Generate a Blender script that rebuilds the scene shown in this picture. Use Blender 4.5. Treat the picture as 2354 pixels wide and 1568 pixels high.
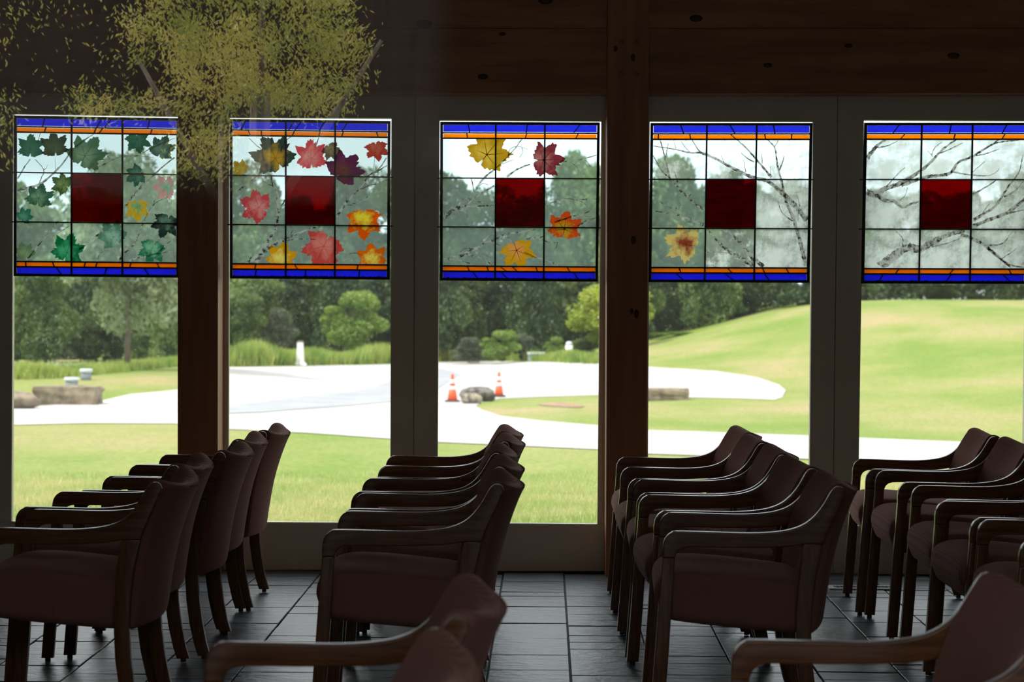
import bpy, bmesh, math, random
import numpy as np
from mathutils import Vector, Matrix
from mathutils.geometry import delaunay_2d_cdt

S = bpy.context.scene
COL = S.collection
for o in list(bpy.data.objects):
    bpy.data.objects.remove(o)
random.seed(7)
RNG = np.random.default_rng(7)

# ------------------------------------------------------------------ camera
F = 4500.0                      # focal length in pixels of the 2354 x 1568 frame
EYE = Vector((0.0, 0.0, 1.377))
PITCH = math.atan(93.0 / F)
ROLL = 0.0055
cam_d = bpy.data.cameras.new('camera')
cam_d.sensor_width = 36.0
cam_d.lens = F / 2354.0 * 36.0
cam_d.clip_start = 0.02
cam_d.clip_end = 1000
cam_d.dof.use_dof = True
cam_d.dof.focus_distance = 8.3
cam_d.dof.aperture_fstop = 5.0
cam = bpy.data.objects.new('camera', cam_d)
COL.objects.link(cam)
CR = (Matrix.Rotation(math.pi / 2 - PITCH, 3, 'X') @ Matrix.Rotation(ROLL, 3, 'Z'))
cam.matrix_world = Matrix.Translation(EYE) @ CR.to_4x4()
S.camera = cam

# ------------------------------------------------------------------ light
SUN_STRENGTH = 8.0
SKY_STRENGTH = 4.2
w = bpy.data.worlds.new('sky')
S.world = w
w.use_nodes = True
nt = w.node_tree
nt.nodes.clear()
wo = nt.nodes.new('ShaderNodeOutputWorld')
bg = nt.nodes.new('ShaderNodeBackground')
tcw = nt.nodes.new('ShaderNodeTexCoord')
nz = nt.nodes.new('ShaderNodeTexNoise')
nz.inputs['Scale'].default_value = 2.2
nz.inputs['Detail'].default_value = 5
mr = nt.nodes.new('ShaderNodeValToRGB')
mr.color_ramp.elements[0].position = 0.35
mr.color_ramp.elements[0].color = (0.86, 0.93, 1.0, 1)
mr.color_ramp.elements[1].position = 0.62
mr.color_ramp.elements[1].color = (1.0, 1.0, 1.0, 1)
nt.links.new(tcw.outputs['Generated'], nz.inputs['Vector'])
nt.links.new(nz.outputs['Fac'], mr.inputs['Fac'])
nt.links.new(mr.outputs['Color'], bg.inputs['Color'])
nt.links.new(bg.outputs['Background'], wo.inputs['Surface'])
bg.inputs['Strength'].default_value = SKY_STRENGTH

sun_d = bpy.data.lights.new('sun', 'SUN')
sun_d.energy = SUN_STRENGTH
sun_d.angle = math.radians(0.8)
sun_d.color = (1.0, 0.95, 0.86)
sun = bpy.data.objects.new('sun', sun_d)
COL.objects.link(sun)
sun.rotation_euler = Vector((-0.50, -0.28, 0.82)).to_track_quat('Z', 'Y').to_euler()
sun.location = (-20, -10, 40)

S.view_settings.view_transform = 'Standard'
S.view_settings.look = 'None'
S.view_settings.exposure = -0.9
S.view_settings.gamma = 1.0
S.view_settings.use_curve_mapping = False
S.cycles.use_denoising = True
S.cycles.max_bounces = 10
S.cycles.transparent_max_bounces = 24
S.cycles.sample_clamp_indirect = 6.0

# ------------------------------------------------------------------ pixel helpers
def ray(px, py):
    d = CR @ Vector(((px - 1177.0) / F, -(py - 784.0) / F, -1.0))
    return d.normalized()

def W(px, py, Y):
    """World point on the vertical plane y = Y seen at a pixel."""
    d = ray(px, py)
    return EYE + d * (Y / d.y)

def sstep(t):
    t = min(1.0, max(0.0, t))
    return t * t * (3 - 2 * t)

def ground(x, y):
    base = -0.20 - max(0.0, min(y, 55.0) - 10.3) * 0.0268
    if y > 55:
        base -= min(y - 55, 60) * 0.006
    hill = 2.55 * sstep((x + 2.5) / 20.0) * sstep((y - 30.0) / 56.0)
    hill += 0.55 * sstep((x - 6.0) / 10.0) * sstep((y - 24.0) / 20.0)
    left = 0.5 * sstep((-x - 3.0) / 8.0) * sstep((y - 42.0) / 16.0)
    return base + hill + left

def G(px, py):
    """First hit of a pixel's ray with the terrain."""
    d = ray(px, py)
    t, step = 8.0, 0.5
    while t < 400:
        p = EYE + d * t
        if p.z < ground(p.x, p.y):
            lo, hi = t - step, t
            for _ in range(12):
                m = (lo + hi) / 2
                q = EYE + d * m
                if q.z < ground(q.x, q.y):
                    hi = m
                else:
                    lo = m
            return EYE + d * hi
        step = 0.4 + t * 0.01
        t += step
    return EYE + d * 120

# ------------------------------------------------------------------ materials
MATS = {}
def mat(name):
    m = bpy.data.materials.new(name)
    m.use_nodes = True
    m.node_tree.nodes.clear()
    MATS[name] = m
    return m, m.node_tree

def N(nt, t, **kw):
    n = nt.nodes.new(t)
    for k, v in kw.items():
        if k in n.inputs:
            n.inputs[k].default_value = v
        else:
            setattr(n, k, v)
    return n

def c4(c):
    return (c[0], c[1], c[2], 1.0)

def srgb(r, g, b):
    f = lambda u: (u / 255 / 12.92) if u / 255 <= 0.04045 else ((u / 255 + 0.055) / 1.055) ** 2.4
    return (f(r), f(g), f(b))

def surface(name, c1, c2, scale=5.0, rough=0.5, bump=0.0, bscale=None, stretch=(1, 1, 1), coord='Object', detail=6, spec=0.5, metallic=0.0, lo=0.35, hi=0.65, rnd=0.0, coat=0.0):
    m, nt = mat(name)
    out = N(nt, 'ShaderNodeOutputMaterial')
    p = N(nt, 'ShaderNodeBsdfPrincipled')
    p.inputs['Roughness'].default_value = rough
    p.inputs['Metallic'].default_value = metallic
    p.inputs['Specular IOR Level'].default_value = spec
    p.inputs['Coat Weight'].default_value = coat
    tc = N(nt, 'ShaderNodeTexCoord')
    mp = N(nt, 'ShaderNodeMapping')
    mp.inputs['Scale'].default_value = stretch
    nt.links.new(tc.outputs[coord], mp.inputs['Vector'])
    nz = N(nt, 'ShaderNodeTexNoise', Scale=scale, Detail=detail)
    nt.links.new(mp.outputs['Vector'], nz.inputs['Vector'])
    cr = N(nt, 'ShaderNodeValToRGB')
    cr.color_ramp.elements[0].color = c4(c1); cr.color_ramp.elements[0].position = lo
    cr.color_ramp.elements[1].color = c4(c2); cr.color_ramp.elements[1].position = hi
    nt.links.new(nz.outputs['Fac'], cr.inputs['Fac'])
    colour = cr.outputs['Color']
    if rnd:
        oi = N(nt, 'ShaderNodeObjectInfo')
        mrn = N(nt, 'ShaderNodeMapRange')
        mrn.inputs['To Min'].default_value = 1 - rnd; mrn.inputs['To Max'].default_value = 1 + rnd
        nt.links.new(oi.outputs['Random'], mrn.inputs['Value'])
        hs = N(nt, 'ShaderNodeHueSaturation')
        nt.links.new(mrn.outputs['Result'], hs.inputs['Value'])
        nt.links.new(colour, hs.inputs['Color'])
        colour = hs.outputs['Color']
    nt.links.new(colour, p.inputs['Base Color'])
    if bump:
        nb = N(nt, 'ShaderNodeTexNoise', Scale=bscale or scale * 3, Detail=8)
        nt.links.new(mp.outputs['Vector'], nb.inputs['Vector'])
        b = N(nt, 'ShaderNodeBump', Strength=bump, Distance=0.01)
        nt.links.new(nb.outputs['Fac'], b.inputs['Height'])
        nt.links.new(b.outputs['Normal'], p.inputs['Normal'])
    nt.links.new(p.outputs['BSDF'], out.inputs['Surface'])
    return m

def leafmat(name, c1, c2, trans=0.35, scale=3.0, rnd=0.12):
    m, nt = mat(name)
    out = N(nt, 'ShaderNodeOutputMaterial')
    tc = N(nt, 'ShaderNodeTexCoord')
    nz = N(nt, 'ShaderNodeTexNoise', Scale=scale, Detail=4)
    nt.links.new(tc.outputs['Object'], nz.inputs['Vector'])
    cr = N(nt, 'ShaderNodeValToRGB')
    cr.color_ramp.elements[0].color = c4(c1); cr.color_ramp.elements[0].position = 0.38
    cr.color_ramp.elements[1].color = c4(c2); cr.color_ramp.elements[1].position = 0.62
    nt.links.new(nz.outputs['Fac'], cr.inputs['Fac'])
    oi = N(nt, 'ShaderNodeObjectInfo')
    mrn = N(nt, 'ShaderNodeMapRange')
    mrn.inputs['To Min'].default_value = 1 - rnd; mrn.inputs['To Max'].default_value = 1 + rnd
    nt.links.new(oi.outputs['Random'], mrn.inputs['Value'])
    hs = N(nt, 'ShaderNodeHueSaturation')
    nt.links.new(mrn.outputs['Result'], hs.inputs['Value'])
    nt.links.new(cr.outputs['Color'], hs.inputs['Color'])
    d = N(nt, 'ShaderNodeBsdfDiffuse')
    t = N(nt, 'ShaderNodeBsdfTranslucent')
    g = N(nt, 'ShaderNodeBsdfGlossy', Roughness=0.45)
    nt.links.new(hs.outputs['Color'], d.inputs['Color'])
    nt.links.new(hs.outputs['Color'], t.inputs['Color'])
    mx = N(nt, 'ShaderNodeMixShader', Fac=trans)
    nt.links.new(d.outputs[0], mx.inputs[1]); nt.links.new(t.outputs[0], mx.inputs[2])
    m2 = N(nt, 'ShaderNodeMixShader', Fac=0.05)
    nt.links.new(mx.outputs[0], m2.inputs[1]); nt.links.new(g.outputs[0], m2.inputs[2])
    nt.links.new(m2.outputs[0], out.inputs['Surface'])
    return m

def clear_glass(name, refl=0.06, tint=(0.95, 0.97, 0.96), haze=0.0):
    m, nt = mat(name)
    out = N(nt, 'ShaderNodeOutputMaterial')
    tr = N(nt, 'ShaderNodeBsdfTransparent', Color=c4(tint))
    gl = N(nt, 'ShaderNodeBsdfGlossy', Roughness=0.0)
    mx = N(nt, 'ShaderNodeMixShader', Fac=refl)
    nt.links.new(tr.outputs[0], mx.inputs[1]); nt.links.new(gl.outputs[0], mx.inputs[2])
    last = mx
    if haze:
        tl = N(nt, 'ShaderNodeBsdfTranslucent', Color=(1, 1, 1, 1))
        tc = N(nt, 'ShaderNodeTexCoord')
        vo = N(nt, 'ShaderNodeTexVoronoi', Scale=26.0)
        nt.links.new(tc.outputs['Object'], vo.inputs['Vector'])
        cr = N(nt, 'ShaderNodeValToRGB')
        cr.color_ramp.elements[0].position = 0.0; cr.color_ramp.elements[0].color = (0.35, 0.35, 0.35, 1)
        cr.color_ramp.elements[1].position = 0.07; cr.color_ramp.elements[1].color = (haze, haze, haze, 1)
        nt.links.new(vo.outputs['Distance'], cr.inputs['Fac'])
        m3 = N(nt, 'ShaderNodeMixShader')
        nt.links.new(cr.outputs['Color'], m3.inputs['Fac'])
        nt.links.new(mx.outputs[0], m3.inputs[1]); nt.links.new(tl.outputs[0], m3.inputs[2])
        last = m3
    nt.links.new(last.outputs[0], out.inputs['Surface'])
    return m

def art_glass(name, tint, body, body_fac, snow=None, streak=0.0):
    """Coloured or painted sheet glass: part clear (tint), part light-scattering (body); snow = frosted patches."""
    m, nt = mat(name)
    out = N(nt, 'ShaderNodeOutputMaterial')
    tr = N(nt, 'ShaderNodeBsdfTransparent', Color=c4(tint))
    tl = N(nt, 'ShaderNodeBsdfTranslucent', Color=c4(body))
    gl = N(nt, 'ShaderNodeBsdfGlossy', Roughness=0.08)
    mx = N(nt, 'ShaderNodeMixShader', Fac=body_fac)
    tc = N(nt, 'ShaderNodeTexCoord')
    if snow:
        lo, hi, amt = snow
        nz = N(nt, 'ShaderNodeTexNoise', Scale=9.0, Detail=10, Roughness=0.66)
        nt.links.new(tc.outputs['Object'], nz.inputs['Vector'])
        mrn = N(nt, 'ShaderNodeMapRange')
        mrn.inputs['From Min'].default_value = lo; mrn.inputs['From Max'].default_value = hi
        mrn.inputs['To Min'].default_value = body_fac; mrn.inputs['To Max'].default_value = amt
        nt.links.new(nz.outputs['Fac'], mrn.inputs['Value'])
        nt.links.new(mrn.outputs['Result'], mx.inputs['Fac'])
    elif streak:
        mp = N(nt, 'ShaderNodeMapping'); mp.inputs['Scale'].default_value = (3, 3, 18)
        nt.links.new(tc.outputs['Object'], mp.inputs['Vector'])
        nz = N(nt, 'ShaderNodeTexNoise', Scale=2.5, Detail=5)
        nt.links.new(mp.outputs['Vector'], nz.inputs['Vector'])
        mrn = N(nt, 'ShaderNodeMapRange')
        mrn.inputs['From Min'].default_value = 0.3; mrn.inputs['From Max'].default_value = 0.7
        mrn.inputs['To Min'].default_value = max(0, body_fac - streak); mrn.inputs['To Max'].default_value = body_fac + streak
        nt.links.new(nz.outputs['Fac'], mrn.inputs['Value'])
        nt.links.new(mrn.outputs['Result'], mx.inputs['Fac'])
    nt.links.new(tr.outputs[0], mx.inputs[1]); nt.links.new(tl.outputs[0], mx.inputs[2])
    m2 = N(nt, 'ShaderNodeMixShader', Fac=0.03)
    nt.links.new(mx.outputs[0], m2.inputs[1]); nt.links.new(gl.outputs[0], m2.inputs[2])
    nt.links.new(m2.outputs[0], out.inputs['Surface'])
    return m

def painted_leaf_mat(name, cen, edge, rad, alpha=0.72):
    m, nt = mat(name)
    out = N(nt, 'ShaderNodeOutputMaterial')
    tc = N(nt, 'ShaderNodeTexCoord')
    ln = N(nt, 'ShaderNodeVectorMath', operation='LENGTH')
    nt.links.new(tc.outputs['Object'], ln.inputs[0])
    nz = N(nt, 'ShaderNodeTexNoise', Scale=2.2 / rad, Detail=6)
    nt.links.new(tc.outputs['Object'], nz.inputs['Vector'])
    dv = N(nt, 'ShaderNodeMath', operation='DIVIDE'); dv.inputs[1].default_value = rad
    nt.links.new(ln.outputs['Value'], dv.inputs[0])
    ad = N(nt, 'ShaderNodeMath', operation='MULTIPLY_ADD')
    ad.inputs[1].default_value = 1.7; ad.inputs[2].default_value = -0.95
    nt.links.new(nz.outputs['Fac'], ad.inputs[0])
    sm = N(nt, 'ShaderNodeMath', operation='ADD')
    nt.links.new(dv.outputs[0], sm.inputs[0]); nt.links.new(ad.outputs[0], sm.inputs[1])
    cr = N(nt, 'ShaderNodeValToRGB')
    cr.color_ramp.elements[0].color = c4(cen); cr.color_ramp.elements[0].position = 0.12
    cr.color_ramp.elements[1].color = c4(edge); cr.color_ramp.elements[1].position = 0.58
    nt.links.new(sm.outputs[0], cr.inputs['Fac'])
    tr = N(nt, 'ShaderNodeBsdfTransparent')
    tl = N(nt, 'ShaderNodeBsdfTranslucent')
    nt.links.new(cr.outputs['Color'], tr.inputs['Color']); nt.links.new(cr.outputs['Color'], tl.inputs['Color'])
    mx = N(nt, 'ShaderNodeMixShader', Fac=alpha)
    nt.links.new(tr.outputs[0], mx.inputs[1]); nt.links.new(tl.outputs[0], mx.inputs[2])
    nt.links.new(mx.outputs[0], out.inputs['Surface'])
    return m

M_wood_beam = surface('dark stained cedar', (0.30, 0.125, 0.056), (0.44, 0.20, 0.09), 3, 0.5, 0.25, 12, (0.5, 2, 5), rnd=0.1)
M_wood_col = surface('stained cedar post', (0.30, 0.125, 0.056), (0.44, 0.20, 0.09), 3, 0.5, 0.25, 12, (6, 6, 0.5), lo=0.3, hi=0.7)
M_knot = surface('wood knot', (0.045, 0.016, 0.007), (0.09, 0.032, 0.013), 20, 0.6)
M_chairwood = surface('walnut varnish', (0.105, 0.040, 0.014), (0.19, 0.078, 0.030), 7, 0.27, 0.03, 30, (1.0, 9, 9), spec=0.5, coat=0.12, rnd=0.12)
M_legwood = surface('walnut varnish upright grain', (0.105, 0.040, 0.014), (0.19, 0.078, 0.030), 7, 0.27, 0.03, 30, (9, 9, 1.0), spec=0.5, coat=0.12, rnd=0.12)
M_door = surface('olive grey door paint', (0.70, 0.655, 0.54), (0.74, 0.69, 0.565), 2, 0.42, 0.03, 60)
M_bead = surface('pale aluminium bead', (0.35, 0.35, 0.35), (0.45, 0.45, 0.44), 4, 0.35, metallic=0.6)
M_dark = surface('dark door sweep', (0.012, 0.012, 0.012), (0.02, 0.02, 0.018), 5, 0.7)
M_wall = surface('cream plaster', (0.5, 0.45, 0.37), (0.55, 0.50, 0.41), 3, 0.8)
M_ceil = surface('pale ceiling boards', (0.62, 0.52, 0.40), (0.72, 0.62, 0.49), 3, 0.6)
M_lead = surface('black lead', (0.008, 0.008, 0.008), (0.016, 0.015, 0.014), 30, 0.55)
M_paint_dark = surface('charcoal branch paint', (0.035, 0.030, 0.030), (0.30, 0.28, 0.27), 9, 0.7, stretch=(1, 1, 1), lo=0.42, hi=0.60, detail=10)
M_grout = surface('dark grout', (0.010, 0.011, 0.013), (0.02, 0.021, 0.023), 20, 0.7)
M_rubber = surface('black glide', (0.01, 0.01, 0.01), (0.02, 0.02, 0.02), 5, 0.5)
M_vent = surface('white vent enamel', (0.42, 0.44, 0.46), (0.5, 0.52, 0.54), 5, 0.35)
M_ventdark = surface('vent slot', (0.015, 0.015, 0.017), (0.025, 0.025, 0.027), 5, 0.7)
M_road = surface('pale concrete', (0.40, 0.375, 0.36), (0.48, 0.455, 0.44), 0.5, 0.9, 0.1, 20)
M_asphalt = surface('worn grey asphalt', (0.27, 0.275, 0.295), (0.33, 0.335, 0.355), 0.9, 0.9)
M_rock = surface('mottled fieldstone', (0.10, 0.085, 0.065), (0.36, 0.30, 0.22), 6, 0.9, 0.8, 12, lo=0.4, hi=0.6)
M_rockdark = surface('dark boulder stone', (0.045, 0.042, 0.042), (0.20, 0.18, 0.16), 5, 0.9, 0.8, 12, lo=0.4, hi=0.62)
M_slab = surface('tan limestone', (0.11, 0.085, 0.06), (0.27, 0.215, 0.15), 4, 0.9, 0.6, 9)
M_cone = surface('orange cone plastic', (0.75, 0.075, 0.015), (0.85, 0.10, 0.02), 4, 0.5)
M_white = surface('white paint', (0.72, 0.72, 0.70), (0.8, 0.8, 0.79), 4, 0.6)
M_black = surface('black rubber base', (0.02, 0.02, 0.02), (0.035, 0.035, 0.035), 4, 0.7)
M_bin = surface('grey enamel metal', (0.16, 0.19, 0.22), (0.22, 0.25, 0.28), 4, 0.6)
M_binlid = surface('pale grey lid', (0.5, 0.55, 0.6), (0.6, 0.63, 0.67), 4, 0.6)
M_box = surface('green grey enamel', (0.26, 0.34, 0.32), (0.32, 0.40, 0.38), 4, 0.6)
M_bark = surface('grey brown bark', (0.10, 0.075, 0.055), (0.20, 0.155, 0.12), 8, 0.9, 0.6, 20, (3, 3, 0.4))
M_soil = surface('reddish soil', (0.22, 0.12, 0.07), (0.34, 0.20, 0.12), 3, 0.9)

def fabric():
    m, nt = mat('mauve brown ribbed upholstery')
    out = N(nt, 'ShaderNodeOutputMaterial')
    p = N(nt, 'ShaderNodeBsdfPrincipled', Roughness=0.92)
    p.inputs['Specular IOR Level'].default_value = 0.15
    p.inputs['Sheen Weight'].default_value = 0.35
    p.inputs['Sheen Roughness'].default_value = 0.4
    p.inputs['Sheen Tint'].default_value = (0.75, 0.45, 0.38, 1)
    tc = N(nt, 'ShaderNodeTexCoord')
    wv = N(nt, 'ShaderNodeTexWave', Scale=58.0, Distortion=0.3)
    wv.bands_direction = 'X'
    nt.links.new(tc.outputs['UV'], wv.inputs['Vector'])
    cr = N(nt, 'ShaderNodeValToRGB')
    cr.color_ramp.elements[0].color = (0.200, 0.092, 0.078, 1)
    cr.color_ramp.elements[1].color = (0.290, 0.145, 0.123, 1)
    nt.links.new(wv.outputs['Fac'], cr.inputs['Fac'])
    nt.links.new(cr.outputs['Color'], p.inputs['Base Color'])
    b = N(nt, 'ShaderNodeBump', Strength=0.35, Distance=0.002)
    nt.links.new(wv.outputs['Fac'], b.inputs['Height'])
    nt.links.new(b.outputs['Normal'], p.inputs['Normal'])
    nt.links.new(p.outputs['BSDF'], out.inputs['Surface'])
    return m
M_fabric = fabric()

def slate(name, a, b, rough):
    m, nt = mat(name)
    out = N(nt, 'ShaderNodeOutputMaterial')
    p = N(nt, 'ShaderNodeBsdfPrincipled', Roughness=rough)
    p.inputs['Specular IOR Level'].default_value = 0.6
    tc = N(nt, 'ShaderNodeTexCoord')
    geo = N(nt, 'ShaderNodeNewGeometry')
    mp = N(nt, 'ShaderNodeMapping'); mp.inputs['Scale'].default_value = (1.0, 2.4, 1)
    nt.links.new(geo.outputs['Position'], mp.inputs['Vector'])
    nz = N(nt, 'ShaderNodeTexNoise', Scale=7.0, Detail=8)
    nt.links.new(mp.outputs['Vector'], nz.inputs['Vector'])
    cr = N(nt, 'ShaderNodeValToRGB')
    cr.color_ramp.elements[0].color = c4(a); cr.color_ramp.elements[0].position = 0.3
    cr.color_ramp.elements[1].color = c4(b); cr.color_ramp.elements[1].position = 0.7
    nt.links.new(nz.outputs['Fac'], cr.inputs['Fac'])
    oi = N(nt, 'ShaderNodeObjectInfo')
    mrn = N(nt, 'ShaderNodeMapRange'); mrn.inputs['To Min'].default_value = 0.6; mrn.inputs['To Max'].default_value = 1.45
    nt.links.new(oi.outputs['Random'], mrn.inputs['Value'])
    hs = N(nt, 'ShaderNodeHueSaturation')
    nt.links.new(mrn.outputs['Result'], hs.inputs['Value']); nt.links.new(cr.outputs['Color'], hs.inputs['Color'])
    nt.links.new(hs.outputs['Color'], p.inputs['Base Color'])
    n2 = N(nt, 'ShaderNodeTexNoise', Scale=9.0, Detail=7, Roughness=0.6)
    nt.links.new(mp.outputs['Vector'], n2.inputs['Vector'])
    b1 = N(nt, 'ShaderNodeBump', Strength=0.75, Distance=0.012)
    nt.links.new(n2.outputs['Fac'], b1.inputs['Height'])
    nt.links.new(b1.outputs['Normal'], p.inputs['Normal'])
    nt.links.new(p.outputs['BSDF'], out.inputs['Surface'])
    return m
M_slate = slate('blue grey cleft slate', (0.060, 0.073, 0.098), (0.130, 0.150, 0.185), 0.31)

def grassmat(name, cols, scale, rough=0.95):
    m, nt = mat(name)
    out = N(nt, 'ShaderNodeOutputMaterial')
    p = N(nt, 'ShaderNodeBsdfPrincipled', Roughness=rough)
    p.inputs['Specular IOR Level'].default_value = 0.1
    geo = N(nt, 'ShaderNodeNewGeometry')
    mp = N(nt, 'ShaderNodeMapping'); mp.inputs['Scale'].default_value = (1.0, 0.45, 1)
    mp.inputs['Rotation'].default_value = (0, 0, 0.5)
    nt.links.new(geo.outputs['Position'], mp.inputs['Vector'])
    nz = N(nt, 'ShaderNodeTexNoise', Scale=scale, Detail=6, Roughness=0.6)
    nt.links.new(mp.outputs['Vector'], nz.inputs['Vector'])
    cr = N(nt, 'ShaderNodeValToRGB')
    cr.color_ramp.elements[0].color = c4(cols[0]); cr.color_ramp.elements[0].position = 0.38
    cr.color_ramp.elements[1].color = c4(cols[1]); cr.color_ramp.elements[1].position = 0.52
    e = cr.color_ramp.elements.new(0.66); e.color = c4(cols[2])
    nt.links.new(nz.outputs['Fac'], cr.inputs['Fac'])
    n2 = N(nt, 'ShaderNodeTexNoise', Scale=14.0, Detail=4)
    nt.links.new(geo.outputs['Position'], n2.inputs['Vector'])
    mrn = N(nt, 'ShaderNodeMapRange'); mrn.inputs['From Min'].default_value = 0.3; mrn.inputs['From Max'].default_value = 0.7
    mrn.inputs['To Min'].default_value = 0.75; mrn.inputs['To Max'].default_value = 1.25
    nt.links.new(n2.outputs['Fac'], mrn.inputs['Value'])
    hs = N(nt, 'ShaderNodeHueSaturation')
    nt.links.new(mrn.outputs['Result'], hs.inputs['Value']); nt.links.new(cr.outputs['Color'], hs.inputs['Color'])
    nt.links.new(hs.outputs['Color'], p.inputs['Base Color'])
    nt.links.new(p.outputs['BSDF'], out.inputs['Surface'])
    return m
M_lawn = grassmat('mown lawn', ((0.150, 0.215, 0.040), (0.225, 0.245, 0.075), (0.31, 0.255, 0.125)), 0.20)
M_blade = leafmat('grass blade green', (0.27, 0.38, 0.08), (0.58, 0.53, 0.24), 0.45, 0.8, 0.0)

M_leaf = {
    'dark': leafmat('dark green foliage', (0.030, 0.070, 0.022), (0.110, 0.175, 0.045), 0.35, 2.2),
    'mid': leafmat('mid green foliage', (0.060, 0.120, 0.028), (0.200, 0.280, 0.065), 0.35, 2.2),
    'bright': leafmat('bright green foliage', (0.130, 0.230, 0.035), (0.300, 0.400, 0.065), 0.4, 2.2, 0.05),
    'yellow': leafmat('yellow green foliage', (0.240, 0.330, 0.022), (0.440, 0.480, 0.055), 0.4, 2.2, 0.05),
    'olive': leafmat('olive grey foliage', (0.080, 0.105, 0.060), (0.160, 0.185, 0.110), 0.3, 2.2, 0.05),
    'pale': leafmat('pale green foliage', (0.120, 0.190, 0.070), (0.420, 0.480, 0.280), 0.4, 3.0, 0.05),
    'willow': leafmat('golden green willow foliage', (0.26, 0.32, 0.05), (0.66, 0.54, 0.13), 0.45, 2.0, 0.0),
    'weed': leafmat('tall weed green', (0.17, 0.28, 0.04), (0.38, 0.44, 0.09), 0.4, 0.7, 0.0),
    'flower': leafmat('white weed flowers', (0.6, 0.6, 0.5), (0.8, 0.8, 0.7), 0.3, 3, 0.0),
    'gold': leafmat('goldenrod flowers', (0.55, 0.42, 0.03), (0.7, 0.55, 0.05), 0.3, 3, 0.0),
}
M_pane = clear_glass('window glass', 0.035, (0.96, 0.975, 0.965), 0.012)
M_pane_near = clear_glass('boosted front glass', 0.21, (0.95, 0.96, 0.95))  # reflectance raised so the mirrored willow shows brightly
M_blue = art_glass('cobalt blue glass', (0.17, 0.22, 1.0), (0.07, 0.06, 0.85), 0.5, streak=0.08)
M_orange = art_glass('amber orange glass', (1.0, 0.50, 0.0), (0.95, 0.34, 0.005), 0.40, streak=0.1)
M_red = art_glass('ruby red glass', (0.30, 0.002, 0.002), (0.22, 0.002, 0.001), 0.14, streak=0.12)
M_clearart = art_glass('seedy clear glass', (0.86, 0.94, 0.94), (0.62, 0.74, 0.76), 0.10)
M_snow1 = art_glass('clear glass with light frost', (0.86, 0.94, 0.94), (0.80, 0.83, 0.84), 0.12, snow=(0.52, 0.64, 0.62))
M_snow2 = art_glass('heavily frosted glass', (0.86, 0.93, 0.94), (0.80, 0.83, 0.85), 0.18, snow=(0.40, 0.58, 0.66))

# ------------------------------------------------------------------ object helpers
def link(name, me, m=None, parent=None, loc=None):
    o = bpy.data.objects.new(name, me)
    COL.objects.link(o)
    if m is not None:
        for x in (m if isinstance(m, (list, tuple)) else [m]):
            me.materials.append(x)
    if parent is not None:
        o.parent = parent
    if loc is not None:
        o.location = loc
    return o

def thing(name, label, cat, loc=(0, 0, 0), rz=0.0, group=None):
    o = bpy.data.objects.new(name, None)
    o.empty_display_size = 0.1
    COL.objects.link(o)
    o.location = loc
    o.rotation_euler = (0, 0, rz)
    tag(o, label, cat, group)
    return o

def tag(o, label, cat, group=None, kind=None):
    o['label'] = label
    o['category'] = cat
    if group:
        o['group'] = group
    if kind:
        o['kind'] = kind
    return o

def struct(o):
    o['kind'] = 'structure'
    return o

def structe(name, loc=(0, 0, 0)):
    o = bpy.data.objects.new(name, None)
    o.empty_display_size = 0.1
    COL.objects.link(o)
    o.location = loc
    o['kind'] = 'structure'
    return o

def mesh(name, verts, faces, smooth=False):
    me = bpy.data.meshes.new(name)
    me.from_pydata([tuple(v) for v in verts], [], faces)
    if smooth:
        me.polygons.foreach_set('use_smooth', [True] * len(me.polygons))
    me.update()
    return me

def box_mesh(name, lo, hi, bevel=0.0):
    bm = bmesh.new()
    bmesh.ops.create_cube(bm, size=1.0)
    for v in bm.verts:
        v.co = Vector((lo[i] + (v.co[i] + 0.5) * (hi[i] - lo[i]) for i in range(3)))
    if bevel:
        bmesh.ops.bevel(bm, geom=list(bm.edges), offset=bevel, segments=1, affect='EDGES')
    me = bpy.data.meshes.new(name)
    bm.to_mesh(me); bm.free()
    return me

def box(name, lo, hi, m, parent=None, bevel=0.0):
    """Box with its origin at its centre."""
    c = [(lo[i] + hi[i]) / 2 for i in range(3)]
    me = box_mesh(name, [lo[i] - c[i] for i in range(3)], [hi[i] - c[i] for i in range(3)], bevel)
    return link(name, me, m, parent, c)

def quadbar(name, pts, y0, y1, m, parent=None, bevel=0.0):
    """Prism through four (x, z) corners between y0 and y1; origin at its centre."""
    cx = sum(p[0] for p in pts) / len(pts); cz = sum(p[1] for p in pts) / len(pts); cy = (y0 + y1) / 2
    n = len(pts)
    vs = [(p[0] - cx, y0 - cy, p[1] - cz) for p in pts] + [(p[0] - cx, y1 - cy, p[1] - cz) for p in pts]
    fs = [tuple(range(n)), tuple(range(2 * n - 1, n - 1, -1))]
    for i in range(n):
        j = (i + 1) % n
        fs.append((i, i + n, j + n, j))
    me = mesh(name, vs, fs)
    bm = bmesh.new(); bm.from_mesh(me)
    bmesh.ops.recalc_face_normals(bm, faces=bm.faces)
    if bevel:
        bmesh.ops.bevel(bm, geom=list(bm.edges), offset=bevel, segments=2, affect='EDGES')
    bm.to_mesh(me); bm.free()
    return link(name, me, m, parent, (cx, cy, cz))

def pxbar(name, corners, Yp, y0, y1, m, parent=None, bevel=0.0):
    """Prism whose face at plane Yp shows at the given pixels."""
    pts = []
    for (px, py) in corners:
        p = W(px, py, Yp)
        pts.append((p.x, p.z))
    return quadbar(name, pts, y0, y1, m, parent, bevel)

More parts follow.
